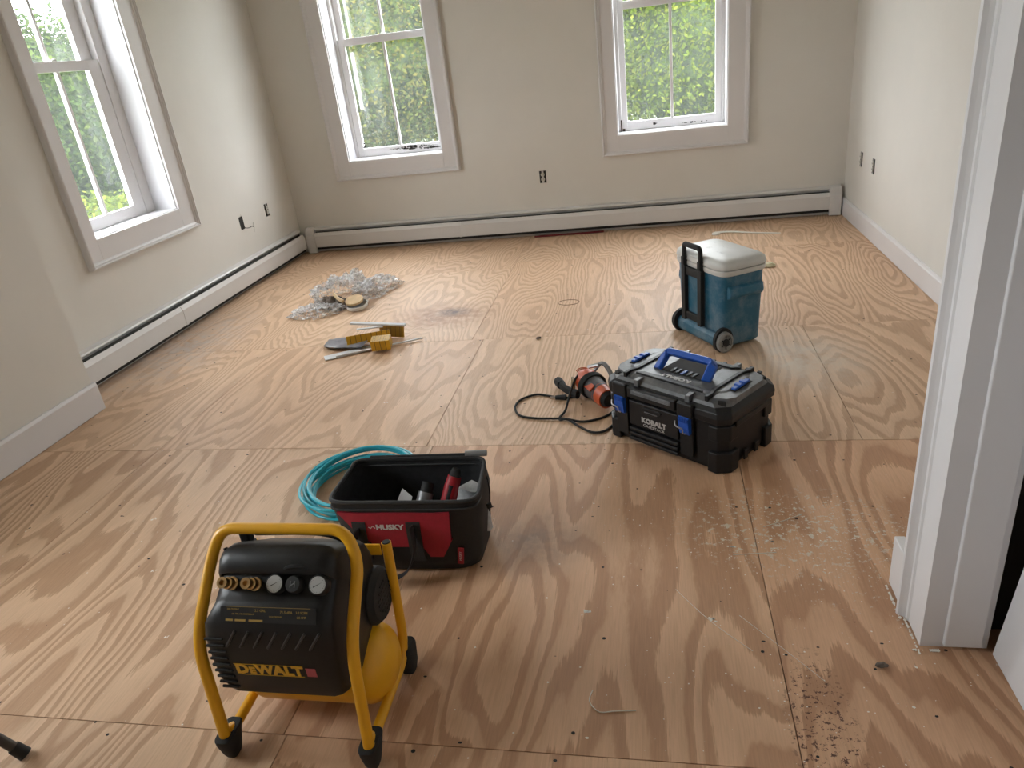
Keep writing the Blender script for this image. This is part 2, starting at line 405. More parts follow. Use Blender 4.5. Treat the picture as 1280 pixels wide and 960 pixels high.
# ------------------------------------------------------------------ windows
M_glass = bpy.data.materials.new('hazy_window_glass'); M_glass.use_nodes = True
nt = M_glass.node_tree; nt.nodes.clear()
out = nt.nodes.new('ShaderNodeOutputMaterial'); tr = nt.nodes.new('ShaderNodeBsdfTransparent'); gl = nt.nodes.new('ShaderNodeBsdfGlossy')
df = nt.nodes.new('ShaderNodeBsdfTranslucent'); m1 = nt.nodes.new('ShaderNodeMixShader'); m2 = nt.nodes.new('ShaderNodeMixShader')
tr.inputs[0].default_value = (.96, .955, .95, 1); gl.inputs['Roughness'].default_value = .02
df.inputs[0].default_value = (.8, .85, .85, 1)
nz = nt.nodes.new('ShaderNodeTexNoise'); nz.inputs['Scale'].default_value = 5; nz.inputs['Detail'].default_value = 4
rp = nt.nodes.new('ShaderNodeMapRange'); rp.inputs[3].default_value = .003; rp.inputs[4].default_value = .028
nt.links.new(nz.outputs[0], rp.inputs[0]); nt.links.new(rp.outputs[0], m1.inputs[0])
nt.links.new(tr.outputs[0], m1.inputs[1]); nt.links.new(df.outputs[0], m1.inputs[2])
m2.inputs[0].default_value = .05
nt.links.new(m1.outputs[0], m2.inputs[1]); nt.links.new(gl.outputs[0], m2.inputs[2]); nt.links.new(m2.outputs[0], out.inputs[0])

M_mould = new_mat('black_mildew', (.02, .017, .014), .9)
def window(name, w, glass, mun, cas_out, ly_marks, mat4):
    """local: x along wall (opening 0..w), y outward, z up; mat4 to world via empty"""
    e = thing(name, None, None, kind='structure'); e.matrix_world = mat4
    c0, c1 = cas_out                       # outer casing x
    zb = .616
    tk = .020
    b = MB().box(c0+.03, 0.0, -tk, 0, zb+.03, ZT+.13); b.build('casing_board', M_trim, e, bevel=.0015)
    b = MB().box(w, c1-.03, -tk, 0, zb+.03, ZT+.13); b.build('casing_board', M_trim, e, bevel=.0015)
    b = MB().box(0.0005, w-.0005, -tk, 0, zb+.03, ZB+.002); b.build('casing_board', M_trim, e, bevel=.0015)
    b = MB().box(0.0005, w-.0005, -tk, 0, ZT, ZT+.13); b.build('casing_board', M_trim, e, bevel=.0015)
    # backband moulding around the outside
    def prof(u, d): return u, d
    P = [(0, 0), (0, -.034), (.004, -.042), (.010, -.044), (.014, -.036), (.019, -.037), (.023, -.029), (.029, -.026), (.036, -.019), (.036, 0)]
    b = MB()
    x0, x1, z0, z1 = c0, c1, zb, ZT+.16
    rs = []
    for (cx, cz, sx_, sz_) in ((x0, z0, 1, 1), (x1, z0, -1, 1), (x1, z1, -1, -1), (x0, z1, 1, -1)):
        rs.append([Vector((cx+sx_*u, d, cz+sz_*u)) for u, d in P])
    b.rings(rs, closed=True); b.build('backband_moulding', M_trim, e)
    # jamb lining and stool
    b = MB().box(-.001, .008, -.002, .245, ZB, ZT).box(w-.008, w+.001, -.002, .245, ZB, ZT).box(0, w, -.002, .245, ZT-.008, ZT+.001)
    b.build('jamb_lining', M_door, e)
    MB().box(.008, w-.008, -.003, .235, ZB-.004, ZB+.008).build('window_stool', M_door, e, bevel=.001)
    g0, g1, s0, s1 = glass
    yl = .160
    # inner stop beads
    MB().box(.008, s0-.002, yl-.006, .24, ZB+.008, ZT-.008).build('stop_bead', M_trim, e, bevel=.002)
    MB().box(s1+.002, w-.008, yl-.006, .24, ZB+.008, ZT-.008).build('stop_bead', M_trim, e, bevel=.002)
    zg0, zr0, zr1, zg1 = .851, 1.682, 1.738, 2.43
    def sash(nm, ya, yb_, za, zb_, gz0, gz1, t):
        f = MB().box(s0, g0, ya, yb_, za, zb_).box(g1, s1, ya, yb_, za, zb_).box(g0, g1, ya, yb_, za, gz0).box(g0, g1, ya, yb_, gz1, zb_).build(nm, M_trim, e, bevel=.0015)
        ym = (ya+yb_)/2
        MB().box(mun-.011, mun+.011, ya+.004, yb_-.004, gz0, gz1).build('muntin', M_trim, f, bevel=.002)
        for a, c in ((g0, mun-.011), (mun+.011, g1)):
            MB().box(a-.002, c+.002, ym-.0015, ym+.0015, gz0-.002, gz1+.002).build('pane', M_glass, f)
        return f
    lo = sash('lower_sash', yl, yl+.034, ZB+.010, zr1, zg0, zr0, 0)
    hi = sash('upper_sash', yl+.036, yl+.070, zr0+.003, ZT-.008, zr1+.002, zg1, 0)
    b = MB(); b.box(mun-.02, mun+.02, yl-.002+.006, yl+.028, zr1, zr1+.006); b.tube([(mun-.012, yl+.012, zr1+.006), (mun, yl+.006, zr1+.014), (mun+.016, yl+.004, zr1+.012)], .004, 6)
    b.build('sash_lock', M_white, lo, bevel=.001)
    for (mx, mz, mw, mh, kk) in ly_marks:
        b = MB()
        for k in range(kk):
            px = mx+rng.uniform(-mw, mw); pz = mz+rng.uniform(-mh, mh)*(.3+.7*(1-abs(px-mx)/mw)); r = rng.uniform(.003, .008)*(1.25-abs(px-mx)/mw)
            b.quad([(px+r*1.7*rng.uniform(.6, 1)*math.cos(i*PI/4), yl-.0016-k*.00002, pz+r*.8*math.sin(i*PI/4)) for i in range(8)])
        tag(b.build('mildew_patch', M_mould, lo), kind='stuff')
    return e
window('window_1', .842, (.100, .640, .046, .745), .378, (-.123, 1.010), [], Matrix.Translation((XL, LY0, 0)) @ Matrix.Rotation(R(90), 4, 'Z'))
wm = window('window_2', MX1-MX0, (.090, .786, .036, .836-.02), .432, (-2.742-MX0, -1.61-MX0), [(.55, .824, .22, .013, 110), (.70, .808, .12, .006, 50), (.10, .875, .012, .02, 8)], Matrix.Translation((MX0, YB, 0)))
wr_ = window('window_3', RX1-RX0, (.080, .780, .034, .826), .440, (-.392-RX0, .752-RX0), [(.30, .822, .018, .012, 10), (.62, .800, .12, .003, 14)], Matrix.Translation((RX0, YB, 0)))
M_rust = new_mat('rusty_gap', (.05, .03, .015), .8)
b = MB(); b.box(.024, .035, .151, .1545, .780, .87).box(.038, .058, .156, .1595, .780, .80)
b.build('rotten_corner', M_rust, wr_)
# unseen window added on the left wall to light the foreground
e = thing('added_fill_window', None, None, kind='structure')
for q in ((BW0-.12, BW0, BWZ0-.12, BWZ1+.12), (BW1, BW1+.12, BWZ0-.12, BWZ1+.12), (BW0, BW1, BWZ0-.12, BWZ0), (BW0, BW1, BWZ1, BWZ1+.12)): MB().box(-2.948, -2.928, q[0], q[1], q[2], q[3]).build('casing_board', M_trim, e)
MB().box(-3.15, -3.11, BW0, BW1, 1.6, 1.65).build('meeting_rail', M_trim, e)
MB().box(-3.14, -3.136, BW0, BW1, BWZ0, BWZ1).build('pane', M_glass, e)

# ------------------------------------------------------------------ baseboard heaters
def heater(name, label, mat4, length, joints, cap0, cap1):
    e = thing(name, label, 'heater', group=None); e.matrix_world = mat4      # local x along wall, y into room (negative world), z up
    MB().box(0, length, 0, .006, .035, .228).build('back_plate', M_heat, e)
    MB().prism([(0, .222), (0, .229), (.036, .222), (.042, .212), (.039, .211), (.032, .217)], 'x', 0, length).build('top_cover', M_heat, e)
    xs = [0]+joints+[length]
    for a, c in zip(xs[:-1], xs[1:]):
        MB().prism([(.066, .056), (.070, .054), (.070, .156), (.056, .186), (.052, .184), (.065, .155)], 'x', a+.002, c-.0005).build('front_panel', M_heat, e, bevel=.001)
    for j in joints:
        MB().prism([(.068, .052), (.0725, .052), (.0725, .157), (.058, .188), (.054, .187), (.068, .156)], 'x', j-.016, j+.004).build('joint_cover', M_heat, e)
    MB().box(.004, length-.004, .008, .052, .030, .172).build('heating_element', M_dark, e)  # coloured near-black so the gap behind the panel looks shaded
    for zz in (.085, .125): MB().box(.01, length-.01, .053, .056, zz, zz+.004).build('fin_rail', M_fin, e)
    MB().box(.01, length-.01, .024, .030, .174, .190).build('damper_blade', M_fin, e)
    P = [(0, .006), (.078, .006), (.078, .163), (.058, .205), (.044, .226), (0, .234)]
    if cap1: MB().prism(P, 'x', length-.075, length+.012).build('end_cap', M_heat, e, bevel=.002)
    if cap0: MB().prism(P, 'x', -.0, .085).build('corner_cover', M_heat, e, bevel=.002)
    return e
JB = 1.47
heater('baseboard_heater', 'long white baseboard heater along the wall under the two far windows', Matrix(((1, 0, 0, XL+.078), (0, -1, 0, YB-.001), (0, 0, 1, 0), (0, 0, 0, 1))), 4.61-.013, [JB], True, True)
heater('baseboard_heater', 'white baseboard heater along the left wall below the tall window', Matrix(((0, 1, 0, XL+.001), (1, 0, 0, 3.047), (0, 0, 1, 0), (0, 0, 0, 1))), YB-.08-3.047, [1.16], False, False)
M_redt = new_mat('dark_red_carpet_scrap', (.16, .02, .02), .9)
b = MB(); b.box(0, .60, 0, .022, 0, .014)
tag(b.build('carpet_strip', M_redt, loc=(-1.02, YB-.082, .001), rot=(0, 0, R(1.0)), bevel=.003), 'dark red carpet strip left on the floor under the long far heater', 'carpet')

# ------------------------------------------------------------------ wall outlets
M_devs = new_mat('outlet_ivory', (.55, .53, .48), .5)
def outlet(loc, rz, label, kind='duplex'):
    e = thing('wall_outlet' if kind == 'duplex' else 'electrical_box', label, 'outlet', loc, rz)   # local: x along wall, -y into room
    fr = MB()
    for q in ((-.028, -.0255, -.05, .05), (.0255, .028, -.05, .05), (-.0255, .0255, .0475, .05), (-.0255, .0255, -.05, -.0475)): fr.box(q[0], q[1], -.0025, -.0005, q[2], q[3])
    fr.build('box_rim', M_black, e)
    MB().box(-.0255, .0255, -.0012, -.0004, -.0475, .0475).build('box_interior', M_dark, e)
    if kind == 'duplex':
        MB().box(-.009, .009, -.0045, -.0012, -.052, .052).build('mounting_strap', M_chrome, e)
        for s in (-1, 1):
            r = MB().lathe([(.0165, 0), (.0165, .005), (.0155, .006)], frame_to((0, -.0045, s*.0195), (1, 0, 0), (0, -1, 0)), 16).build('receptacle_face', M_devs, e)
            sl = MB().box(-.008, -.006, -.0112, -.0104, s*.0195-.004, s*.0195+.005).box(.006, .008, -.0112, -.0104, s*.0195-.004, s*.0195+.005); sl.build('slot', M_dark, r)
    else:
        w = MB(); w.tube(smooth_path([(.008, -.003, -.035), (.02, -.02, -.045), (.05, -.03, -.05), (.085, -.03, -.048), (.115, -.028, -.058)], 6), .0028, 8)
        w.build('black_cable', M_black, e, smooth=True)
        w = MB(); w.tube(smooth_path([(.108, -.028, -.05), (.122, -.03, -.025), (.120, -.03, -.06), (.108, -.026, -.10)], 5), .0016, 6)
        w.build('bare_wire', M_devs, e, smooth=True); w = MB(); w.tube(smooth_path([(-.004, -.002, .05), (.004, -.01, .058), (.002, -.006, .066)], 4), .002, 6)
        w.build('bare_wire', M_devs, e, smooth=True)
        for k in (-.012, 0, .012): pass
    return e
outlet((-.909, YB, .496), 0, 'bare duplex outlet on the far wall between the two windows')
outlet((XL, 5.736, .508), R(90), 'bare duplex outlet on the left wall nearest the room corner')
outlet((XL, 5.305, .496), R(90), 'open electrical box with a loose black cable on the left wall', 'box')
outlet((XR, 5.80, .49), R(-90), 'bare duplex outlet on the right wall, the one nearer the far corner')
outlet((XR, 5.483, .49), R(-90), 'bare duplex outlet on the right wall, the one nearer the doorway')

#@@OBJECTS
# ------------------------------------------------------------------ air compressor
def build_compressor():
    e = thing('air_compressor', 'yellow and black portable air compressor in a tubular roll cage', 'compressor', (-.88, 1.24, 0))
    rt_ = .0138
    # front hoop
    hp = [(-.185, -.162, .045), (-.190, -.132, .345), (-.176, -.012, .490), (-.150, .020, .553), (.165, .020, .553), (.197, -.012, .490), (.194, -.132, .345), (.188, -.162, .045)]
    pts = fillet(hp, [.07, .05, .10, .10, .05, .07], 8)
    MB().tube(pts, rt_, 16).build('front_hoop', M_yellow, e, smooth=True)
    for s in (-1, 1):
        p = fillet([(s*.185, -.150, .070), (s*.185, -.115, .052), (s*.185, .11, .060), (s*.187, .140, .12), (s*.187, .165, .405)], [.03, .05, .05], 6)
        MB().tube(p, rt_*.95, 14).build('side_rail', M_yellow, e, smooth=True)
        d = (Vector(p[-1])-Vector(p[-3])).normalized(); q = Vector(p[-1])
        MB().cyl(q-d*.004, q+d*.003, rt_*.86, rt_*.7, 16).build('tube_plug', M_blackm, e, smooth=True)
        # front foot boot
        b = MB()
        def rr(cx, cy, hx, hy, z, n=16):
            out = []
            for k in range(n):
                a = 2*PI*k/n+PI/n; c, s_ = math.cos(a), math.sin(a)
                out.append(Vector((cx+hx*math.copysign(abs(c)**.55, c), cy+hy*math.copysign(abs(s_)**.55, s_), z)))
            return out
        b.rings([rr(s*.185, -.152, .015, .018, .001), rr(s*.185, -.152, .018, .022, .012), rr(s*.186, -.148, .022, .035, .05), rr(s*.186, -.144, .023, .040, .066), rr(s*.186, -.143, .020, .036, .070)])
        b.build('rubber_foot', M_blackm, e, smooth=True)
        b = MB(); b.rings([rr(s*.187, .135, .018, .02, .001), rr(s*.187, .137, .021, .028, .02), rr(s*.188, .140, .022, .032, .075), rr(s*.188, .142, .018, .028, .085)])
        b.build('rubber_foot', M_blackm, e, smooth=True)
    MB().box(-.175, .175, .150, .156, .375, .408).build('rear_plate', M_yellow, e, bevel=.002)
    # air tank, long axis across
    prof = []
    rT, hl = .100, .140
    for k in range(0, 10): a = PI/2*k/9; prof.append((rT*math.sin(a), -hl-.062*math.cos(a)))
    prof += [(rT, hl)]
    for k in range(8, -1, -1): a = PI/2*k/9; prof.append((rT*math.sin(a), hl+.062*math.cos(a)))
    MB().lathe(prof, Matrix.Translation((0, .045, .116)) @ Matrix.Rotation(R(90), 4, 'Y'), 40).build('air_tank', M_yellow, e, smooth=True, angle=60)
    # shroud
    P0 = [(-.10, .18), (-.135, .195), (-.150, .235), (-.153, .30), (-.150, .37), (-.143, .41), (-.118, .447), (-.108, .452), (-.095, .455), (-.062, .49), (-.072, .497), (-.072, .505), (-.054, .529), (-.032, .538), (.0, .530), (.08, .475), (.125, .445), (.146, .40), (.140, .30), (.10, .24), (.0, .2), (-.05, .175)]
    cy, cz = .0, .34
    def tp(z): return max(0, min(1, (z-.40)/.05))
    def sect(x, k):
        return [Vector((x+(.030*tp(z) if x < 0 else 0), cy+(y-cy)*k, cz+(z-cz)*k)) for y, z in P0]
    b = MB(); x0, x1 = -.153, .152
    b.rings([sect(x0-.006, .86), sect(x0-.001, .93), sect(x0+.012, .975), sect(x0+.03, 1.), sect(x1-.03, 1.), sect(x1-.012, .975), sect(x1+.001, .93), sect(x1+.006, .86)])
    sh = b.build('shroud', M_shroud, e, smooth=True, angle=38)
    # oil/motor housing on the right side behind
    MB().lathe([(.0, -.02), (.062, -.02), (.074, .0), (.074, .018), (.062, .032), (.03, .036), (0, .036)], Matrix.Translation((.145, .105, .285)) @ Matrix.Rotation(R(90), 4, 'Y'), 28).build('fan_housing', M_blackm, e, smooth=True)
    b = MB()
    for k in range(7):
        for j in range(7):
            yy, zz = .105+(k-3)*.013, .285+(j-3)*.013
            if (yy-.105)**2+(zz-.285)**2 < .0018: b.box(.179, .182, yy-.004, yy+.004, zz-.002, zz+.002)
    tag(b.build('vent_slot', M_dark, e), kind='stuff')
    # gauge panel
    nrm = Vector((0, -.727, .687)).normalized()
    def onp(x, t):      # t 0..1 up the sloping control panel
        return Vector((x, -.095+(.033)*t, .455+(.035)*t))
    def fr(x, t, off=0): return frame_to(onp(x, t)+nrm*off, (1, 0, 0), nrm)
    for gx in (.026, .130):
        MB().lathe([(0, -.004), (.0225, -.004), (.0225, .016), (.0205, .019), (.0195, .0175), (0, .0175)], fr(gx, .52), 28).build('pressure_gauge', M_black, e, smooth=True)
        g = e.children[-1] if False else bpy.context.scene.collection.objects[-1]
        f = MB().lathe([(0, .0178), (.0188, .0178), (.0188, .0190), (0, .0190)], fr(gx, .52), 28).build('dial_face', M_dial, g)
        b = MB()
        for k in range(21):
            a = R(-220+k*13); c_, s_ = math.cos(a), math.sin(a); m = fr(gx, .52, .0193)
            l = .0028 if k % 5 == 0 else .0016
            b.quad([m @ Vector((c_*.017-s_*.0003, s_*.017+c_*.0003, 0)), m @ Vector((c_*.017+s_*.0003, s_*.017-c_*.0003, 0)), m @ Vector((c_*(.017-l)+s_*.0003, s_*(.017-l)-c_*.0003, 0)), m @ Vector((c_*(.017-l)-s_*.0003, s_*(.017-l)+c_*.0003, 0))])
        tag(b.build('dial_marks', M_dark, g), kind='stuff')
        m = fr(gx, .52, .0196); a = R(28)
        MB().quad([m @ Vector(v) for v in ((math.cos(a)*.013, math.sin(a)*.013, 0), (-math.sin(a)*.0011-math.cos(a)*.011, math.cos(a)*.0011-math.sin(a)*.011, 0), (math.sin(a)*.0011-math.cos(a)*.011, -math.cos(a)*.0011-math.sin(a)*.011, 0))]).build('needle', M_dark, g)
    for gx in (-.088, -.030):
        m = fr(gx, .50)
        q = MB().lathe([(.0, -.002), (.0155, -.002), (.0155, .004), (.011, .006), (.011, .012), (.0135, .014), (.0135, .024), (.0105, .026), (.0105, .036), (.0125, .038), (.0125, .044), (.0062, .044), (.0062, .030), (0, .030)], m, 20).build('hose_coupler', M_brass, e, smooth=True)
    for gx, rr_ in ((.072, .0195),):
        m = fr(gx, .52)
        MB().lathe([(0, -.002), (rr_, -.002), (rr_*.98, .018), (rr_*.85, .022), (0, .022)], m, 18).build('regulator_knob', M_blackm, e, smooth=True)
        g = C.objects[-1]; b = MB()
        b.mbox(m @ Matrix.Translation((-.005, 0, .0225)), .0018, .014, .001).mbox(m @ Matrix.Translation((.005, 0, .0225)), .0018, .014, .001).mbox(m @ Matrix.Translation((0, 0, .0225)) @ Matrix.Rotation(.6, 4, 'Z'), .013, .0018, .001)
        tag(b.build('knob_mark', M_greyp, g), kind='stuff')
    # hood arch over knob
    MB().tube([Vector((.074+.036*math.cos(a), -.066+.003*math.sin(a), .497+.016*math.sin(a))) for a in [PI*k/10 for k in range(11)]], .006, 8).build('hood_arch', M_shroud, e, smooth=True)
    # spec label on the sloped band, slashes, logo (front lower faces)
    n1 = Vector((0, -.85, .52)).normalized()
    def fz(x, z, off=.0012):
        tab = [(.20, -.142), (.235, -.150), (.30, -.153), (.37, -.150), (.41, -.143), (.447, -.118), (.452, -.108)]
        for (za, ya), (zb_, yb_) in zip(tab[:-1], tab[1:]):
            if za <= z <= zb_:
                t = (z-za)/(zb_-za); y = ya+(yb_-ya)*t; d = Vector((0, yb_-ya, zb_-za)).normalized(); n = Vector((0, -d.z, d.y))
                return Vector((x, y, z))+n*off, n
        return Vector((x, -.147, z)), Vector((0, -1, 0))
    p, n = fz(.014, .430, .0008)
    lab = MB().mbox(frame_to(p, (1, 0, 0), n), .232, .034, .0012).build('spec_label', M_black, e)
    m = frame_to(p+n*.0009, (1, 0, 0), n)
    b = MB(); b.mbox(m @ Matrix.Translation((0, .0165, 0)), .205, .0008, .0003)
    for cx_, w_ in ((-.093, .018), (-.066, .026), (-.028, .034)): b.mbox(m @ Matrix.Translation((cx_, -.0125, 0)), w_, .0045, .0003)
    tag(b.build('label_bar', M_gold, lab), kind='stuff')
    for s_, x_, y_, z_ in (('200 PSI MAX', -.085, .011, .0055), ('2.5 GAL', -.018, .009, .008), ('71.5 dBA', .045, .007, .008), ('3.0 SCFM', .082, .007, .0072), ('6.0 AMP', .082, -.003, .0065), ('OIL FREE AIR COMPRESSOR', -.060, .001, .0045), ('HIGH PRESSURE', .020, -.003, .0045)):
        text('label_text', s_, z_, M_gold, lab, m @ Matrix.Translation((x_, y_, 0)), .0002)
    for k in range(7):
        p, n = fz(-.082+k*.034, .376, .0004)
        mt = frame_to(p, (1, 0, 0), n) @ Matrix.Rotation(R(-34), 4, 'Z')
        MB().mbox(mt, .0058, .050, .009).build('slash_ridge', M_slash, e, bevel=.0022)
    p, n = fz(-.004, .288, .001)
    m = frame_to(p, (1, 0, 0), n)
    bb = MB(); bb.mbox(m @ Matrix.Translation((-.005, .0165, 0)), .172, .0016, .0008).mbox(m @ Matrix.Translation((-.001, -.0165, 0)), .158, .0016, .0008)
    lg = bb.build('logo_rule', M_gold2, e); tag(lg, kind='stuff')
    t = text('logo', 'D WALT', .040, M_gold2, e, m @ Matrix.Translation((-.005, .0, 0)), .0006, .0022, xs=.995)
    me = t.data; bpy.data.objects.remove(t)
    t = text('logo', 'D', .041, M_gold2, e, m @ Matrix.Translation((-.073, 0, 0)), .0006, .0020, xs=1.05)
    t = text('logo', 'E', .026, M_gold2, e, m @ Matrix.Translation((-.048, -.003, 0)), .0006, .0018, xs=1.1)
    t = text('logo', 'WALT', .041, M_gold2, e, m @ Matrix.Translation((.020, 0, 0)), .0006, .0020, xs=1.02)
    MB().mbox(m @ Matrix.Translation((.098, -.001, 0)), .024, .026, .0008).build('red_sticker', M_stick, e)
    # left lower ribs
    for k in range(9):
        z = .225+k*.0185; p, n = fz(-.126, max(z, .216), .001)
        MB().mbox(frame_to(p, (1, 0, 0), n), .046, .0065, .006).build('grille_rib', M_blackm, e, bevel=.002)
    # pull ring, side fittings, cord
    b = MB(); b.tube([Vector((.170+.0*math.cos(a), -.012+.0115*math.cos(a), .415+.0115*math.sin(a))) for a in [2*PI*k/20 for k in range(20)]], .0011, 6, closed=True)
    b.build('relief_ring', M_chrome, e, smooth=True)
    MB().cyl((.148, -.0, .415), (.168, -.0, .415), .007, .006, 12).build('relief_valve', M_brass, e, smooth=True)
    b = MB(); b.tube(smooth_path([(-.11, .11, .47), (-.10, .07, .500), (-.06, .055, .512), (.03, .055, .514), (.10, .055, .508), (.145, .055, .48), (.152, .03, .44), (.156, .015, .36), (.152, .02, .28), (.150, .03, .22)], 6), .0042, 8)
    b.build('power_cord', M_blackm, e, smooth=True)
    b = MB(); b.box(-.122, -.096, .035, .058, .495, .535); b.build('cord_clip', M_blackm, e, bevel=.004)
    b = MB(); b.tube([(-.120, .0, .455), (-.148, .01, .480), (-.156, .02, .495)], .0055, 8); b.build('drain_lever', M_blackm, e, smooth=True)
    b = MB(); b.tube([(.150, .0, .30), (.153, -.01, .25), (.140, 0, .21)], .005, 8); b.build('air_line', M_brass, e, smooth=True)
M_shroud = speckled('compressor_shroud_plastic', (.013, .013, .014), .42, .15, 90, bmp=.06, spec=.35)
M_slash = new_mat('highlit_ridge_plastic', (.035, .035, .037), .35)  # lighter than the shroud, ridge highlights put into the colour
M_dial = new_mat('dial_grey', (.42, .42, .41), .4)
M_greyp = new_mat('grey_print', (.18, .18, .18), .5)
M_gold = new_mat('gold_print', (.42, .27, .06), .5)
M_gold2 = new_mat('yellow_logo_print', (.72, .42, .03), .4)
M_stick = new_mat('red_sticker', (.42, .08, .10), .5)
build_compressor()

# ------------------------------------------------------------------ tool bag
def sel(cx, cy, hx, hy, z, n=48, p=.45, f=None):
    out = []
    for k in range(n):
        a = 2*PI*k/n+PI/n; c, s = math.cos(a), math.sin(a)
        x = hx*math.copysign(abs(c)**p, c); y = hy*math.copysign(abs(s)**p, s)
        v = Vector((cx+x, cy+y, z))
        if f: v = f(v)
        out.append(v)
    return out
M_nylon = speckled('black_nylon', (.010, .010, .011), .7, .25, 140, bmp=.2)
M_nylin = speckled('dark_grey_lining', (.030, .030, .032), .6, .3, 50, bmp=.2)
M_red = speckled('red_nylon', (.30, .008, .022), .6, .12, 60, bmp=.15)
M_web = speckled('black_webbing', (.018, .018, .019), .6, .3, 200, bmp=.3)
def build_bag():
    e = thing('tool_bag', 'open black nylon tool bag with a red front panel beside the hose', 'bag', (-.805, 1.905, 0), R(1.0))
    def wob(amp, sc, seed):
        def f(v):
            n = noise.noise(Vector((v.x*sc, v.y*sc, v.z*sc+seed))); n2 = noise.noise(Vector((v.x*sc+9, v.y*sc, v.z*sc+seed)))
            return Vector((v.x+amp*n, v.y+amp*n2, v.z+amp*.3*n))
        return f
    w = wob(.010, 9, 3)
    def rim(v):      # rim shape: front edge a little lower, ends dip
        x, y = v.x/.25, (v.y)/.125
        return Vector((v.x*.972+(.016*(1 if v.x < 0 else -.4) if y > 0 else 0), v.y*(.80 if y > 0 else 1), v.z + (.014 if y > 0 else -.006)*min(1, abs(y))-.012*max(0, abs(x)-.85)*4*(1-abs(y))))
    st = [(.0, .205, .115, .004), (0, .222, .132, .012), (0, .228, .142, .05), (0, .236, .146, .11), (0, .244, .142, .17), (0, .250, .135, .22)]
    rs = [sel(.0, 0, hx, hy, z, f=w) for _, hx, hy, z in st]
    top = sel(0, 0, .252, .130, .272, p=.22, f=rim)
    rs.append(top)
    b = MB(); b.rings(rs, cap1=False)
    ins = [sel(0, 0, .245, .124, .268, p=.22, f=rim), sel(0, 0, .238, .128, .2, f=w), sel(0, 0, .222, .132, .11, f=w), sel(0, 0, .21, .125, .035, f=w)]
    vs = [[b.bm.verts.new(p) for p in r] for r in ins]
    n = 48
    b.bm.verts.ensure_lookup_table()
    tv = b.bm.verts[6*n:7*n]
    for j in range(n): b.bm.faces.new((tv[j], tv[(j+1) % n], vs[0][(j+1) % n], vs[0][j]))
    for a, c in zip(vs[:-1], vs[1:]):
        for j in range(n): b.bm.faces.new((a[j], a[(j+1) % n], c[(j+1) % n], c[j]))
    b.bm.faces.new(vs[-1])
    b.build('bag_body', M_nylon, e, smooth=True, angle=60)
    # lining
    b = MB(); b.rings([sel(0, 0, .243, .122, .266, p=.22, f=rim), sel(0, 0, .236, .126, .2, f=w), sel(0, 0, .220, .130, .11, f=w), sel(0, 0, .205, .12, .040, f=w)], cap0=False, cap1=True)
    b.build('lining', M_nylin, e, smooth=True, angle=180)
    b = MB(); b.tube([v+Vector((0, 0, .003)) for v in sel(0, 0, .249, .128, .272, p=.22, f=rim)], .0065, 8, closed=True, flat=(1, 1))
    b.build('rim_piping', M_web, e, smooth=True)
    b = MB(); b.tube([v+Vector((0, -.002, -.022)) for v in sel(0, 0, .250, .131, .272, p=.22, f=rim)], .004, 6, closed=True)
    b.build('zipper', M_web, e, smooth=True)
    # steel frame ends on the rear rim
    b = MB(); b.tube([(-.17, .110, .292), (.232, .110, .296)], .006, 8); b.build('frame_rod', M_blackm, e, smooth=True)
    b = MB(); b.tube([(.165, .112, .297), (.238, .112, .299)], .0105, 10); b.build('rod_sleeve', M_greyp, e, smooth=True)
    # red panel conforming to the front
    def fy(x, z):       # front surface y by height
        tab = [(0.0, -.118), (.05, -.142), (.11, -.146), (.17, -.142), (.22, -.135), (.266, -.131)]
        for (a, ya), (c, yc) in zip(tab[:-1], tab[1:]):
            if a <= z <= c: y = ya+(yc-ya)*(z-a)/(c-a); break
        k = abs(x)/.24
        return y*(1-.10*max(0, k-.55)**1.2*2)
    def patch(x0t, x1t, x0b, x1b, z0, z1, off, thick, nx=14, nz=8):
        b = MB(); f, k = [], []
        for i in range(nz+1):
            t = i/nz; z = z0+(z1-z0)*t; a = x0b+(x0t-x0b)*t; c = x1b+(x1t-x1b)*t
            f.append([b.bm.verts.new((a+(c-a)*j/nx, fy(a+(c-a)*j/nx, z)-off-thick, z)) for j in range(nx+1)])
            k.append([b.bm.verts.new((a+(c-a)*j/nx, fy(a+(c-a)*j/nx, z)-off+.012, z)) for j in range(nx+1)])
        for i in range(nz):
            for j in range(nx):
                b.bm.faces.new((f[i][j], f[i][j+1], f[i+1][j+1], f[i+1][j])); b.bm.faces.new((k[i][j], k[i+1][j], k[i+1][j+1], k[i][j+1]))
            b.bm.faces.new((f[i][0], f[i+1][0], k[i+1][0], k[i][0])); b.bm.faces.new((f[i][nx], k[i][nx], k[i+1][nx], f[i+1][nx]))
        for j in range(nx):
            b.bm.faces.new((f[0][j], k[0][j], k[0][j+1], f[0][j+1])); b.bm.faces.new((f[nz][j], f[nz][j+1], k[nz][j+1], k[nz][j]))
        return b
    patch(-.215, .155, -.13, .150, .135, .235, .003, .002).build('red_panel', M_red, e, smooth=True)
    patch(.045, .155, .075, .118, .075, .14, .003, .0015).build('red_panel', M_red, e, smooth=True)
    patch(-.12, .045, -.10, .03, .115, .14, .003, .0015).build('red_panel', M_red, e, smooth=True)
    # straps
    for xx in (-.145, .035):
        patch(xx-.023, xx+.023, xx-.023, xx+.023, .06, .205, .0055, .0025, 4, 8).build('strap', M_web, e, smooth=True)
    # hanging front handle
    hp = smooth_path([(-.145, -.160, .19), (-.15, -.185, .12), (-.10, -.205, .05), (-.04, -.205, .035), (.01, -.195, .06), (.04, -.180, .13), (.035, -.158, .20)], 8)
    b = MB(); b.tube(hp, .022, 8, flat=(.12, 1)); b.build('handle', M_web, e, smooth=True)
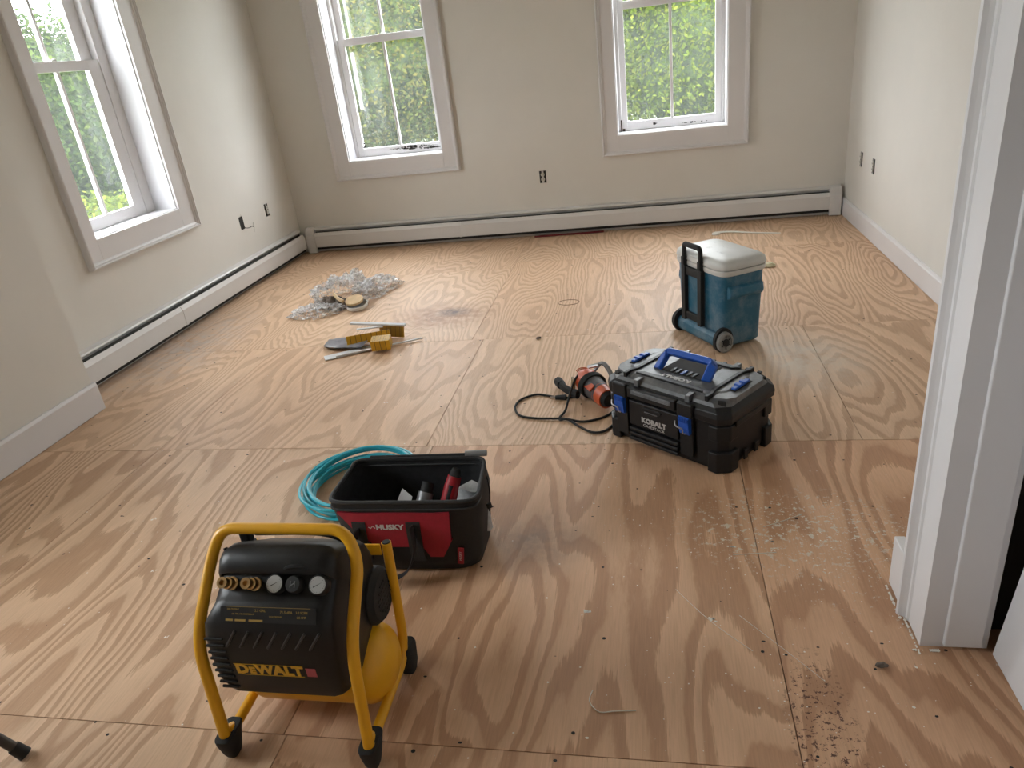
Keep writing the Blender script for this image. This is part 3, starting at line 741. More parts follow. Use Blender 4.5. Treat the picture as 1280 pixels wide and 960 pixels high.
    text('logo', 'HUSKY', .026, M_logow, e, Matrix.Translation((-.040, -.1505, .190)) @ Matrix.Rotation(R(90), 4, 'X'), .0005, .0012, xs=1.1)
    b = MB(); b.tube([(-.110, -.1505, .192), (-.103, -.1508, .188), (-.095, -.151, .196), (-.088, -.151, .188)], .0014, 5); b.build('logo_swoosh', M_logow, e)
    m = Matrix.Translation((.172, -.142, .075)) @ Matrix.Rotation(R(8), 4, 'Y')
    tg = MB().mbox(m, .020, .004, .062).build('red_tag', M_red, e, bevel=.0008)
    text('tag_text', 'HUSKY', .011, M_logow, tg, m @ Matrix.Translation((0, -.0024, 0)) @ Matrix.Rotation(R(90), 4, 'X') @ Matrix.Rotation(R(90), 4, 'Z'), .0002)
    b = MB(); b.tube(smooth_path([(.250, .02, .265), (.262, -.01, .24), (.262, -.03, .20), (.258, -.035, .17)], 5), .005, 6, flat=(1, .5)); b.build('zipper_pull', M_web, e, smooth=True)
    b = MB(); b.tube([(.258, -.035, .20), (.262, -.04, .185)], .009, 8); b.build('zipper_end', M_blackm, e, smooth=True)
M_logow = new_mat('off_white_print', (.55, .52, .50), .5)
build_bag()
M_redg = new_mat('red_grip', (.36, .012, .02), .4)
def P3(x, y, z): return Vector((x, y, z))
t = thing('utility_knife', 'red handled tool standing up inside the open tool bag', 'tool', (0, 0, 0))
a, c = Vector((-.735, 1.91, .07)), Vector((-.672, 1.968, .250))
d = (c-a)
MB().tube([a+d*.25, a+d*.5, a+d*.75, a+d*.97], lambda k: .023+.004*math.sin(k*PI), 12, flat=(1, .7)).build('handle', M_redg, t, smooth=True)
MB().tube([a+d*.52-Vector((0, .012, -.004)), a+d*.82-Vector((0, .012, -.004))], .011, 10, flat=(.9, .6)).build('grip_insert', M_blackm, t, smooth=True)
MB().tube([a+d*.96, a+d*1.04, a+d*1.10], lambda k: .021-.008*k, 12, flat=(1, .7)).build('end_cap', M_blackm, t, smooth=True)
MB().tube([a, a+d*.27], .006, 8).build('shaft', M_chrome, t, smooth=True)
t = thing('sealant_tube', 'grey cylinder with a black ribbed cap in the middle of the tool bag', 'tube', (0, 0, 0))
a, c = Vector((-.815, 1.84, .055)), Vector((-.775, 1.955, .20)); d = c-a
M_greyc = speckled('grey_can', (.22, .22, .225), .4, .1, 20, metal=.4)
MB().tube([a, a+d*.02, a+d*.9, a+d*.94], lambda k: .026 if .01 < k else .022, 18).build('can', M_greyc, t, smooth=True)
MB().tube([a+d*.93, a+d*1.12], .021, 14).build('cap', M_blackm, t, smooth=True)
M_foil = speckled('silver_plastic_wrap', (.42, .43, .44), .3, .35, 25, bmp=.6)
b = MB(); rs = []
for i in range(9):
    k = i/8; rs.append([Vector((-.622+.066*(1-.5*(k-.4)**2)*math.cos(2*PI*j/14)*(1+.25*noise.noise(Vector((i, j, 1))))*(1-.35*k), 1.935+.035*math.sin(2*PI*j/14)*(1+.25*noise.noise(Vector((i, j, 5))))*(1-.4*k), .06+.160*k+.030*noise.noise(Vector((i*.7, j*.6, 9))))) for j in range(14)])
b.rings(rs)
tag(b.build('wrapped_packet', M_foil, smooth=True, angle=30), 'crinkled silver grey packet in the right end of the tool bag', 'packet')
b = MB(); b.prism([(0, 0), (.06, 0), (.052, .10), (.008, .115)], 'y', -.001, .001)
M_paper = new_mat('white_paper', (.72, .72, .74), .7)
o = b.build('paper_card', M_paper, loc=(-.905, 1.895, .115), rot=(R(-38), R(12), R(-14)))
tag(o, 'white paper card poking up at the left inside the tool bag', 'paper')

# ------------------------------------------------------------------ hose coil
M_hose = speckled('turquoise_hose', (.025, .44, .56), .32, .06, 10, bmp=.02)
pts = []
turns = 13; rg = random.Random(3)
ph = [(rg.uniform(-.022, .022), rg.uniform(-.022, .022), rg.uniform(.172, .226), rg.uniform(0, .4)) for _ in range(turns+1)]
for k in range(turns*40):
    t_ = k/40; i = int(t_); f = t_-i; f = f*f*(3-2*f)
    dx = ph[i][0]*(1-f)+ph[i+1][0]*f; dy = ph[i][1]*(1-f)+ph[i+1][1]*f; rr = ph[i][2]*(1-f)+ph[i+1][2]*f
    a = 2*PI*t_
    pts.append((-1.165+dx+rr*math.cos(a), 2.262+dy+rr*1.06*math.sin(a), .008+.062*((i*5) % turns)/turns+.006*math.sin(a*2+i)))
b = MB(); b.tube(pts, .0058, 9)
h = thing('air_hose', 'coiled turquoise air hose lying on the floor behind the tool bag', 'hose')
b.build('hose', M_hose, h, smooth=True, angle=180)
MB().tube([pts[-1], (pts[-1][0]+.01, pts[-1][1]+.04, pts[-1][2])], .008, 10).build('hose_fitting', M_brass, h, smooth=True)

# ------------------------------------------------------------------ toolbox
M_tb = speckled('toolbox_black_plastic', (.011, .011, .012), .45, .2, 70, bmp=.12, dust=((.06, .056, .052), 45, .64, .78), spec=.35)
M_tbl = speckled('toolbox_lid_dusty_grey', (.085, .089, .096), .40, .18, 30, bmp=.12, dust=((.20, .205, .21), 7, .40, .72))
M_blue = speckled('toolbox_blue_plastic', (.010, .085, .44), .38, .1, 40, bmp=.03)
M_silv = new_mat('silver_print', (.50, .50, .50), .4, .3)
M_logow2 = new_mat('white_lid_print', (.8, .8, .8), .4)
def build_toolbox():
    e = thing('toolbox', 'black rolling toolbox with blue latches and blue top handle', 'toolbox', (.112, 2.640, 0), -.664)
    Lh, Wh = .268, .163          # half sizes of body
    def chamf(hx, hy, c):
        return [(-hx+c, -hy), (hx-c, -hy), (hx, -hy+c), (hx, hy-c), (hx-c, hy), (-hx+c, hy), (-hx, hy-c), (-hx, -hy+c)]
    def ring(hx, hy, c, z): return [Vector((x, y, z)) for x, y in chamf(hx, hy, c)]
    b = MB(); b.rings([ring(Lh-.014, Wh-.012, .03, .001), ring(Lh-.006, Wh-.006, .03, .02), ring(Lh-.002, Wh-.002, .028, .17), ring(Lh, Wh, .028, .190)])
    b.build('body', M_tb, e, bevel=.003)
    # lid skirt
    b = MB(); b.rings([ring(Lh+.010, Wh+.010, .034, .186), ring(Lh+.013, Wh+.013, .036, .208), ring(Lh+.010, Wh+.010, .036, .226), ring(Lh-.004, Wh-.004, .04, .240)])
    b.build('lid_skirt', M_tb, e, bevel=.003)
    b = MB(); b.rings([ring(Lh-.004, Wh-.004, .04, .238), ring(Lh-.012, Wh-.012, .045, .250), ring(Lh-.05, Wh-.035, .055, .262), ring(Lh-.06, Wh-.042, .055, .264)])
    b.build('lid_top', M_tbl, e, bevel=.002)
    # raised ridges on the lid: two side brackets and front/rear ridges
    def poly3(pts, z0, z1, mat, nm, bv=.002): MB().prism(pts, 'z', z0, z1).build(nm, mat, e, bevel=bv)
    for s in (-1, 1):
        def mx(pts): return [(s*x, y) for x, y in pts]
        # bracket: "[" ridge
        poly3(mx([(.175, -.150), (.190, -.150), (.190, -.120), (.180, -.085), (.180, .085), (.190, .120), (.190, .150), (.175, .150), (.175, .115), (.163, .085), (.163, -.085), (.175, -.115)]), .244, .270, M_tb, 'lid_ridge')
        poly3(mx([(.198, -.135), (.245, -.115), (.262, -.085), (.262, .085), (.245, .115), (.198, .135), (.190, .085), (.190, -.085)]), .240, .262, M_tbl, 'lid_end_plate')
        poly3(mx([(.206, -.055), (.238, -.055), (.238, .055), (.206, .055)]), .2625, .2635, M_dark, 'latch_recess', 0)
        m_ = MB().box(*(sorted((s*.216, s*.234))), -.048, .048, .262, .272).build('side_latch', M_blue, e, bevel=.003)
        for k in (-.024, .008):
            MB().box(*(sorted((s*.212, s*.238))), k, k+.016, .268, .276).build('latch_tab', M_blue, m_, bevel=.002)
        for sy in (-1, 1):
            poly3(mx([(.215, sy*.128), (.240, sy*.118), (.250, sy*.130), (.225, sy*.142)][::sy]), .240, .254, M_dark, 'corner_pocket', .001)
    for sy in (-1, 1):
        poly3([(-.15, sy*.118), (-.125, sy*.100), (.125, sy*.100), (.15, sy*.118), (.15, sy*.124), (-.15, sy*.124)][::sy], .255, .270, M_tb, 'lid_ridge')
        for sx_ in (-1, 1):
            poly3([(sx_*.105, sy*.128), (sx_*.125, sy*.128), (sx_*.125, sy*.170), (sx_*.105, sy*.170)][::sx_*sy], .236, .262, M_tbl, 'ridge_block')
    # flat near-black plate painting the shade under the handle, bars and handle
    MB().box(-.088, .088, -.048, .092, .2655, .2668).build('handle_recess_shade', M_dark, e)
    for k in range(5):
        MB().box(-.052+k*.024, -.040+k*.024, -.046, -.008, .266, .2695).build('recess_bar', M_tb if k != 2 else M_blue, e, bevel=.001)
    hpts = fillet([(-.108, -.042, .262), (-.103, .018, .312), (.103, .018, .312), (.108, -.042, .262)], .022, 5)
    rs = []
    for i, p in enumerate(hpts):
        t_ = (hpts[min(i+1, len(hpts)-1)]-hpts[max(i-1, 0)]).normalized(); nn = Vector((0, .62, .78)); w_ = t_.cross(nn).normalized()
        nn = w_.cross(t_).normalized()
        rs.append([p+w_*a_+nn*c_ for a_, c_ in ((-.017, -.009), (-.013, -.012), (.013, -.012), (.017, -.009), (.017, .009), (.013, .012), (-.013, .012), (-.017, .009))])
    hd = MB().rings(rs).build('top_handle', M_blue, e, bevel=.0015)
    MB().box(-.066, .066, -.010, .008, .286, .291).build('handle_liner', M_blackm, hd, bevel=.002) if False else None
    text('lid_text', 'KOBALT', .030, M_logow2, e, Matrix.Translation((.0, -.078, .2645)) @ Matrix.Rotation(PI, 4, 'Z'), .0008, .0012, xs=1.15)
    # front face
    f = -Wh
    for lx in (-.185, .115):
        MB().box(lx-.028, lx+.028, f-.012, f, .030, .190).build('latch_column', M_tb, e, bevel=.003)
        MB().box(lx-.032, lx+.032, f-.026, f-.008, .186, .238).build('latch_hood', M_tb, e, bevel=.004)
        lt = MB().prism([(f-.030, .150), (f-.034, .186), (f-.026, .190), (f-.010, .188), (f-.010, .120), (f-.024, .122)], 'x', lx-.022, lx+.022).build('front_latch', M_blue, e, bevel=.002)
        for k in range(5):
            MB().box(lx-.018+k*.008, lx-.014+k*.008, f-.036, f-.028, .172, .188).build('latch_rib', M_blue, lt, bevel=.0008)
        b = MB(); b.tube(smooth_path([(lx-.045, f-.018, .158), (lx-.03, f-.034, .150), (lx+.0, f-.038, .147), (lx+.004, f-.038, .134), (lx+.012, f-.034, .130)], 4), .0028, 6)
        b.build('wire_bail', M_chrome, lt, smooth=True)
    # grab lip between latches
    MB().box(-.145, .075, f-.026, f, .196, .236).build('grab_lip', M_tb, e, bevel=.004)
    MB().box(-.125, .058, f-.0285, f-.020, .212, .230).build('grab_strip', M_tbl, e, bevel=.003)
    for k in range(3): MB().box(-.118, .050, f-.0302, f-.027, .2145+k*.005, .2165+k*.005).build('strip_rib', M_tbl, e, bevel=.0005)
    MB().box(-.148, .080, f-.014, f, .082, .180).build('front_panel', M_tb, e, bevel=.004)
    MB().prism([(-.085, .160), (-.075, .168), (.0, .168), (.008, .160), (-.006, .142), (-.072, .142)], 'y', f-.0175, f-.012).build('emblem_plate', M_tb, e, bevel=.002)
    MB().box(-.07, -.01, f-.020, f-.016, .150, .154).build('emblem_bar', M_tbl, e, bevel=.001)
    text('front_text', 'KOBALT', .027, M_silv, e, Matrix.Translation((-.030, f-.0150, .115)) @ Matrix.Rotation(R(90), 4, 'X'), .0006, .0014, xs=1.12)
    text('front_text', 'CASESTACK', .015, M_silv, e, Matrix.Translation((-.030, f-.0150, .095)) @ Matrix.Rotation(R(90), 4, 'X'), .0006, .0001, xs=1.15, space=1.1)
    for k in range(3):
        z = .020+k*.019
        MB().box(-.148, .080, f-.020+k*.0015, f, z, z+.0135).build('bumper_bar', M_tb, e, bevel=.003)
    # corner guards and side ribs
    for sx_ in (-1, 1):
        for sy in (-1, 1):
            for z0, z1, g_ in ((.0, .078, .010), (.118, .176, .006)):
                ch = [(sx_*(Lh+g_), sy*(Wh-.075)), (sx_*(Lh+g_), sy*(Wh-.028)), (sx_*(Lh-.028), sy*(Wh+g_)), (sx_*(Lh-.065), sy*(Wh+g_)), (sx_*(Lh-.065), sy*(Wh-.01)), (sx_*(Lh-.01), sy*(Wh-.075))]
                MB().prism(ch if sx_*sy > 0 else ch[::-1], 'z', z0+.001, z1).build('corner_guard', M_tb, e, bevel=.004)
        for yy in (-.035, .035):
            MB().box(*(sorted((sx_*Lh, sx_*(Lh+.008)))), yy-.012, yy+.012, .012, .05).build('side_rib', M_tb, e, bevel=.003)
        MB().box(*(sorted((sx_*(Lh-.002), sx_*(Lh+.012)))), -.11, .11, .165, .186).build('side_rail', M_tb, e, bevel=.003)
    for k in range(9):
        MB().box(-.20+k*.05-.008, -.20+k*.05+.008, Wh-.002, Wh+.014, .232, .248).build('hinge_knuckle', M_tb, e, bevel=.002)
build_toolbox()
C.objects['toolbox'].scale = (1.03, 1.03, 1.10)

# ------------------------------------------------------------------ cooler
M_cool = speckled('cooler_blue_dusty', (.010, .110, .19), .42, .06, 12, bmp=.03, dust=((.17, .24, .29), 6, .42, .72))
M_lid = speckled('cooler_white_lid', (.62, .62, .60), .45, .05, 8, bmp=.05, dust=((.36, .345, .33), 14, .60, .72))
def build_cooler():
    e = thing('rolling_cooler', 'blue wheeled cooler with a white lid and black pull handle', 'cooler', (.322, 3.775, 0), R(-60))
    hx, hy = .205, .140
    def rg_(ax, ay, z, p=.30, cx=0, cy=0): return sel(cx, cy, ax, ay, z, 48, p)
    b = MB(); b.rings([rg_(hx-.022, hy-.018, .012), rg_(hx-.012, hy-.010, .022), rg_(hx-.010, hy-.008, .10), rg_(hx, hy, .345), rg_(hx, hy, .350)])
    bd = b.build('body', M_cool, e, smooth=True)
    b = MB(); b.rings([rg_(hx+.006, hy+.006, .346), rg_(hx+.010, hy+.010, .352), rg_(hx+.010, hy+.010, .368), rg_(hx+.004, hy+.004, .371)])
    b.build('rim', M_lid, e, smooth=True)
    b = MB(); b.rings([rg_(hx+.009, hy+.009, .3735), rg_(hx+.012, hy+.012, .380), rg_(hx+.007, hy+.007, .402), rg_(hx-.004, hy-.004, .410), rg_(hx-.03, hy-.03, .416), rg_(.03, .02, .418)])
    ld = b.build('lid', M_lid, e, smooth=True, angle=50)
    b = MB(); b.prism([(-.07, -hy-.013), (.07, -hy-.013), (.055, -hy+.02), (-.055, -hy+.02)], 'z', .382, .398)
    MB().box(-.05, .05, -hy-.016, -hy+.004, .374, .398).build('lid_notch', M_lid, ld, bevel=.006)
    # end handles (moulded ledges)
    for s in (-1, 1):
        b = MB(); q = []
        for yy, k in ((-.105, .55), (-.09, 1), (.09, 1), (.105, .55)):
            q.append([Vector((s*(hx-.012), yy, .300)), Vector((s*(hx+.004+.014*k), yy, .292)), Vector((s*(hx+.006+.020*k), yy, .262)), Vector((s*(hx+.002+.016*k), yy, .246)), Vector((s*(hx-.012), yy, .240))])
        b.rings(q); b.build('grab_ledge', M_cool, e, bevel=.003, smooth=True)
    HX = -.022
    y = -hy
    b = MB(); b.box(HX-.085, HX+.085, y-.006, y+.02, .05, .34); b.build('handle_channel', M_cool, e, bevel=.006)
    for s in (-1, 1):
        MB().box(HX+s*.070-.016, HX+s*.070+.016, y-.030, y-.002, .085, .352).build('handle_guide', M_blackm, e, bevel=.004)
        MB().box(HX+s*.070-.012, HX+s*.070+.012, y-.034, y-.004, .352, .392).build('inner_tube', M_blackm, e, bevel=.004)
    MB().box(HX-.07, HX+.07, y-.022, y-.004, .306, .346).build('guide_bridge', M_blackm, e, bevel=.003)
    MB().box(HX-.07, HX+.07, y-.022, y-.004, .092, .128).build('guide_bridge', M_blackm, e, bevel=.003)
    p = fillet([(HX-.07, y-.019, .385), (HX-.07, y-.019, .450), (HX+.07, y-.019, .450), (HX+.07, y-.019, .385)], .022, 5)
    MB().tube(p, .013, 10).build('pull_handle', M_blackm, e, smooth=True)
    # foot bar between wheels and wheels
    MB().prism([(y-.006, .012), (y-.020, .03), (y-.020, .062), (y-.004, .078), (y+.02, .078), (y+.02, .012)], 'x', -.165, .165).build('axle_shroud', M_cool, e, bevel=.003)
    for s in (-1, 1):
        m = Matrix.Translation((s*(hx-.018)+(.022 if s > 0 else 0), y+.012, .048)) @ Matrix.Rotation(s*R(90), 4, 'Y')
        w = MB().lathe([(0, -.014), (.043, -.014), (.048, -.010), (.048, .010), (.043, .014), (.036, .015), (.034, .010), (0, .010)], m, 32).build('wheel', M_wheel if s > 0 else M_blackm, e, smooth=True)
        MB().lathe([(.0, .008), (.018, .009), (.018, .017), (.010, .019), (0, .019)], m, 20).build('hub', M_blackm, w, smooth=True)
        for k in range(6):
            MB().mbox(m @ Matrix.Rotation(k*PI/3, 4, 'Z') @ Matrix.Translation((.026, 0, .0115)), .010, .005, .004).build('spoke', M_blackm, w, bevel=.001)
        m2 = Matrix.Translation((s*(hx-.034)+(.022 if s > 0 else 0), y+.014, .052)) @ Matrix.Rotation(s*R(90), 4, 'Y')
        MB().lathe([(0, -.01), (.058, -.01), (.058, .008), (0, .008)], m2, 28).build('wheel_arch', M_blackm, e, smooth=True)
M_wheel = speckled('dusty_wheel_rubber', (.25, .245, .235), .7, .25, 25, bmp=.1)
build_cooler()
C.objects['rolling_cooler'].scale = (1.04, .93, 1.12); C.objects['rolling_cooler'].location = (.324, 3.735, 0)

# ------------------------------------------------------------------ orange corded power tool
M_org = speckled('orange_plastic', (.50, .075, .018), .42, .12, 30, bmp=.05, dust=((.30, .16, .10), 20, .55, .75))
M_grip = speckled('grey_rubber_grip', (.075, .070, .075), .6, .2, 50, bmp=.1)
def build_tool():
    e = thing('power_tool', 'orange and grey corded power tool beside the toolbox with its black cord looped', 'tool')
    a = Vector((-.345, 3.085, .066)); c = Vector((-.228, 2.885, .056)); d = c-a
    def seg(nm, k0, k1, rr, mat, n=8, flat=(1, .9)):
        return MB().tube([a+d*(k0+(k1-k0)*i/n) for i in range(n+1)], rr, 18, flat=flat).build(nm, mat, e, smooth=True)
    seg('motor_cap', -.10, .30, lambda k: .030+.034*math.sin(min(1, k*1.6)*PI/2)-.004*k, M_org)
    seg('grip', .30, .80, lambda k: .059-.008*k, M_grip)
    seg('nose', .74, 1.02, lambda k: .052-.006*k, M_org)
    seg('nose_ring', 1.02, 1.10, lambda k: .040-.010*k, M_blackm, 3)
    # vents and side plate
    for k in range(5):
        p = a+d*(.0+.05*k)+Vector((-.0, 0, .0))
        MB().tube([p+Vector((.048*math.cos(t_), .02*math.cos(t_)*0, .056*math.sin(t_))) for t_ in [PI*.25+i*PI*.5/6 for i in range(7)]], .0022, 5).build('vent_rib', M_org, e, smooth=True)
    MB().mbox(frame_to(a+d*.60+Vector((-.036, -.012, .030)), d, (-.6, -.2, .75)), .09, .035, .008).build('switch_plate', M_org, e, bevel=.003)
    MB().mbox(frame_to(a+d*.12+Vector((-.062, -.01, -.008)), d, (-1, -.3, .1)), .05, .05, .012).build('nameplate', new_mat('olive_badge', (.20, .13, .05), .5), e, bevel=.003)
    # wrapped cord band
    q = a+d*.32; dn = d.normalized(); u_ = Vector((0, 0, 1)).cross(dn).normalized(); v_ = dn.cross(u_)
    for k in range(4):
        qq = q+dn*(k*.009)+Vector((0, 0, .003))
        MB().tube([qq+u_*.061*math.cos(t_)+v_*.056*math.sin(t_) for t_ in [2*PI*i/26 for i in range(26)]], .0055, 7, closed=True).build('cord_wrap', M_blackm, e, smooth=True)
    # steel lever at the back and black adaptor on the floor
    MB().tube(smooth_path([(-.300, 3.13, .08), (-.262, 3.145, .115), (-.228, 3.10, .10), (-.205, 3.05, .06)], 4), .011, 8, flat=(.6, 1)).build('steel_lever', M_greyc, e, smooth=True)
    MB().tube([(-.325, 3.125, .105), (-.275, 3.115, .12)], .010, 8).build('spindle', M_chrome, e, smooth=True)
    MB().tube([(-.465, 3.12, .030), (-.44, 3.07, .026), (-.405, 3.035, .022), (-.37, 3.01, .02)], lambda k: .024-.004*math.sin(k*PI)*1, 8, flat=(1, .75)).build('dust_port', M_blackm, e)
    MB().tube([(-.478, 3.140, .03), (-.456, 3.100, .028)], .027, 8, flat=(.9, .8)).build('port_collar', M_blackm, e)
    z = .0055
    cord1 = smooth_path([(-.335, 3.075, .115), (-.375, 3.03, .095), (-.40, 2.96, .05), (-.415, 2.87, .012), (-.435, 2.815, z), (-.43, 2.79, z), (-.40, 2.785, z+.006), (-.33, 2.77, z), (-.25, 2.80, z), (-.20, 2.86, z), (-.19, 2.91, z)], 7)
    cord2 = smooth_path([(-.36, 3.01, .02), (-.40, 3.01, z), (-.455, 3.01, z), (-.52, 3.035, z), (-.575, 3.05, z), (-.64, 3.0, z), (-.655, 2.92, z), (-.62, 2.84, z), (-.545, 2.81, z), (-.47, 2.80, z+.002), (-.40, 2.79, z+.002), (-.345, 2.73, z), (-.285, 2.675, z), (-.235, 2.68, z), (-.20, 2.73, z), (-.185, 2.80, z)], 7)
    MB().tube(cord1, .0052, 8).build('power_cord', M_blackm, e, smooth=True)
    MB().tube(cord2, .0052, 8).build('power_cord', M_blackm, e, smooth=True)
    pl_ = MB().tube([(-.425, 3.0, .012), (-.45, 3.0, .012), (-.475, 3.0, .012)], lambda k: .016-.004*k, 8, flat=(.8, 1)).build('plug', M_blackm, e)
    for s in (-1, 1): MB().box(-.502, -.474, 3.0+s*.007-.001, 3.0+s*.007+.001, .009, .014).build('prong', M_chrome, pl_)
build_tool()

# ------------------------------------------------------------------ plastic bag of scraps
M_film = bpy.data.materials.new('clear_plastic_film'); M_film.use_nodes = True
nt = M_film.node_tree; nt.nodes.clear()
out = nt.nodes.new('ShaderNodeOutputMaterial'); tr = nt.nodes.new('ShaderNodeBsdfTransparent'); gl = nt.nodes.new('ShaderNodeBsdfPrincipled'); mx_ = nt.nodes.new('ShaderNodeMixShader')
gl.inputs['Base Color'].default_value = (.88, .88, .89, 1); gl.inputs['Roughness'].default_value = .12; tr.inputs[0].default_value = (.93, .93, .93, 1)
tx = nt.nodes.new('ShaderNodeTexCoord'); nz = nt.nodes.new('ShaderNodeTexNoise'); nz.inputs['Scale'].default_value = 38; nz.inputs['Detail'].default_value = 3
mr = nt.nodes.new('ShaderNodeMapRange'); mr.inputs[1].default_value = .45; mr.inputs[2].default_value = .68; mr.inputs[3].default_value = .26; mr.inputs[4].default_value = .85
nt.links.new(tx.outputs['Object'], nz.inputs[0]); nt.links.new(nz.outputs[0], mr.inputs[0]); nt.links.new(mr.outputs[0], mx_.inputs[0])
nt.links.new(tr.outputs[0], mx_.inputs[1]); nt.links.new(gl.outputs[0], mx_.inputs[2]); nt.links.new(mx_.outputs[0], out.inputs[0])
def crumpled(name, cx, cy, ax, ay, hz, mat, seed, nu=64, nv=20, par=None, open_=None, rz=0):
    b = MB(); vs = []
    for i in range(nv+1):
        th = (PI/2)*(i/nv); row = []
        for j in range(nu):
            a = 2*PI*j/nu; r = math.cos(th)
            d = Vector((math.cos(a)*r, math.sin(a)*r, math.sin(th)))
            n1 = noise.noise(d*2.1+Vector((seed, 0, 0))); n2 = abs(noise.noise(d*5.5+Vector((seed, 3, 0)))); n3 = abs(noise.noise(d*12+Vector((seed, 7, 0))))
            k = 1+.35*n1-.45*n2-.22*n3
            x, y = ax*d.x*k, ay*d.y*k
            z = max(.002, hz*d.z*k+.004)
            xr, yr = x*math.cos(rz)-y*math.sin(rz), x*math.sin(rz)+y*math.cos(rz)
            row.append(b.bm.verts.new((cx+xr, cy+yr, z)))
        vs.append(row)
    for i in range(nv):
        for j in range(nu):
            b.bm.faces.new((vs[i][j], vs[i][(j+1) % nu], vs[i+1][(j+1) % nu], vs[i+1][j]))
    if open_:
        ox, oy, r = open_
        bmesh.ops.delete(b.bm, geom=[f for f in b.bm.faces if ((f.calc_center_median().x-ox)**2/r[0]**2+(f.calc_center_median().y-oy)**2/r[1]**2) < 1], context='FACES')
    return b.build(name, mat, par, smooth=True, angle=25)
pb = thing('plastic_bag', 'crumpled clear plastic bag with scraps on the floor near the left heater', 'bag')
crumpled('film', -2.19, 4.70, .27, .25, .19, M_film, 4, par=pb, open_=(-2.16, 4.56, (.15, .085)))
crumpled('film_tail', -2.04, 4.93, .20, .15, .10, M_film, 11, par=pb, rz=.4, nu=48, nv=14)
crumpled('film_tail', -2.30, 4.42, .20, .13, .07, M_film, 17, par=pb, rz=.2, nu=48, nv=14)
M_scrap = speckled('brown_paper_scrap', (.13, .10, .08), .8, .5, 30, bmp=.4)
crumpled('paper_scrap', -2.22, 4.55, .15, .085, .085, M_scrap, 23, nu=32, nv=10)
tag(C.objects[-1], 'brown and grey crumpled paper inside the clear plastic bag', 'paper')
M_disc = speckled('pale_wood', (.62, .44, .25), .6, .12, 25)
b = MB(); b.lathe([(0, -.008), (.062, -.008), (.064, 0), (.062, .008), (0, .008)], Matrix.Translation((-2.045, 4.50, .060)) @ Matrix.Rotation(R(14), 4, 'X'), 28)
tag(b.build('wood_disc', M_disc, smooth=True), 'pale round wooden disc at the mouth of the plastic bag', 'disc')
b = MB(); b.lathe([(.071, -.01), (.074, -.01), (.074, .012), (.071, .012), (.071, -.01)], Matrix.Translation((-2.025, 4.485, .030)) @ Matrix.Rotation(R(9), 4, 'X'), 28)
tag(b.build('plastic_ring', M_white, smooth=True), 'thin white plastic ring under the pale wooden disc', 'ring')
b = MB(); b.tube([(-2.20, 4.54, .10), (-2.16, 4.49, .085), (-2.11, 4.46, .07)], .012, 8)
tag(b.build('paper_roll', M_disc, smooth=True), 'small beige rolled paper between the scraps and wooden disc', 'paper')

# ------------------------------------------------------------------ yellow packs and trim strips
def yellowpack():
    m = new_mat('yellow_printed_card', (.70, .40, .02), .45)
    v = mapped(m, (1, 1, 1)); br = N(m, 'ShaderNodeTexBrick'); br.offset = .37
    br.inputs['Scale'].default_value = 1; br.inputs['Mortar Size'].default_value = .0016; br.inputs['Brick Width'].default_value = .031; br.inputs['Row Height'].default_value = .0085
    br.inputs['Color1'].default_value = (.74, .42, .02, 1); br.inputs['Color2'].default_value = (.60, .33, .015, 1); br.inputs['Mortar'].default_value = (.13, .07, .01, 1)
    L(m, v, br.inputs['Vector']); L(m, br.outputs[0], bsdf(m).inputs['Base Color']); return m
M_yc = yellowpack()
def slab(name, label, cat, p, q, w, h, z, mat, tilt=0, group=None, bv=.002):
    p, q = Vector((*p, 0)), Vector((*q, 0)); d = q-p; o = MB().box(-d.length/2, d.length/2, -w/2, w/2, 0, h).build(name, mat, None, bevel=bv)
    o.location = ((p.x+q.x)/2, (p.y+q.y)/2, z); o.rotation_euler = (tilt, 0, math.atan2(d.y, d.x)); tag(o, label, cat, group); return o
slab('yellow_carton', 'long flat yellow printed carton lying over the grey pouch', 'carton', (-1.80, 3.735), (-1.56, 3.825), .030, .055, .026, M_yc, -.35)
slab('yellow_carton', 'short stubby yellow printed carton in front of the long one', 'carton', (-1.63, 3.70), (-1.52, 3.72), .080, .060, .018, M_yc, .10)
slab('yellow_carton', 'rearmost yellow printed carton, partly under the upper white strip', 'carton', (-1.665, 3.925), (-1.50, 3.885), .014, .085, .006, M_yc, -.25)
slab('trim_strip', 'upper white trim strip resting across the yellow cartons', 'strip', (-1.85, 3.95), (-1.47, 3.87), .026, .012, .085, M_paper, .1)
slab('trim_strip', 'short pale strip just under the upper white strip', 'strip', (-1.78, 3.86), (-1.62, 3.89), .018, .006, .078, M_paper, .1)
slab('trim_strip', 'long thin white strip pointing right under the short carton', 'strip', (-1.83, 3.615), (-1.37, 3.845), .014, .008, .008, M_paper, 0)
slab('trim_strip', 'broad white strip at the front left of the scrap pile', 'strip', (-1.895, 3.60), (-1.66, 3.74), .060, .006, .004, M_paper, .08)
b = MB(); rs = []
for i in range(11):
    k = i/10; w_ = .075*(.35+.65*math.sin(k*PI)**.5) if k < .5 else .075
    c_ = Vector((-1.965, 3.80, .0))*(1-k)+Vector((-1.70, 3.78, .0))*k
    rs.append([c_+Vector((.02*math.sin(2*PI*j/12), w_*math.cos(2*PI*j/12), .022+.018*math.sin(2*PI*j/12)*(1+.5*noise.noise(Vector((i*.6, j*.7, 2))))+.003)) for j in range(12)])
b.rings(rs); M_pouch = speckled('grey_foil_pouch', (.26, .26, .29), .3, .3, 18, bmp=.5)
tag(b.build('foil_pouch', M_pouch, smooth=True, angle=40), 'grey shiny pouch tucked under the yellow cartons', 'pouch')

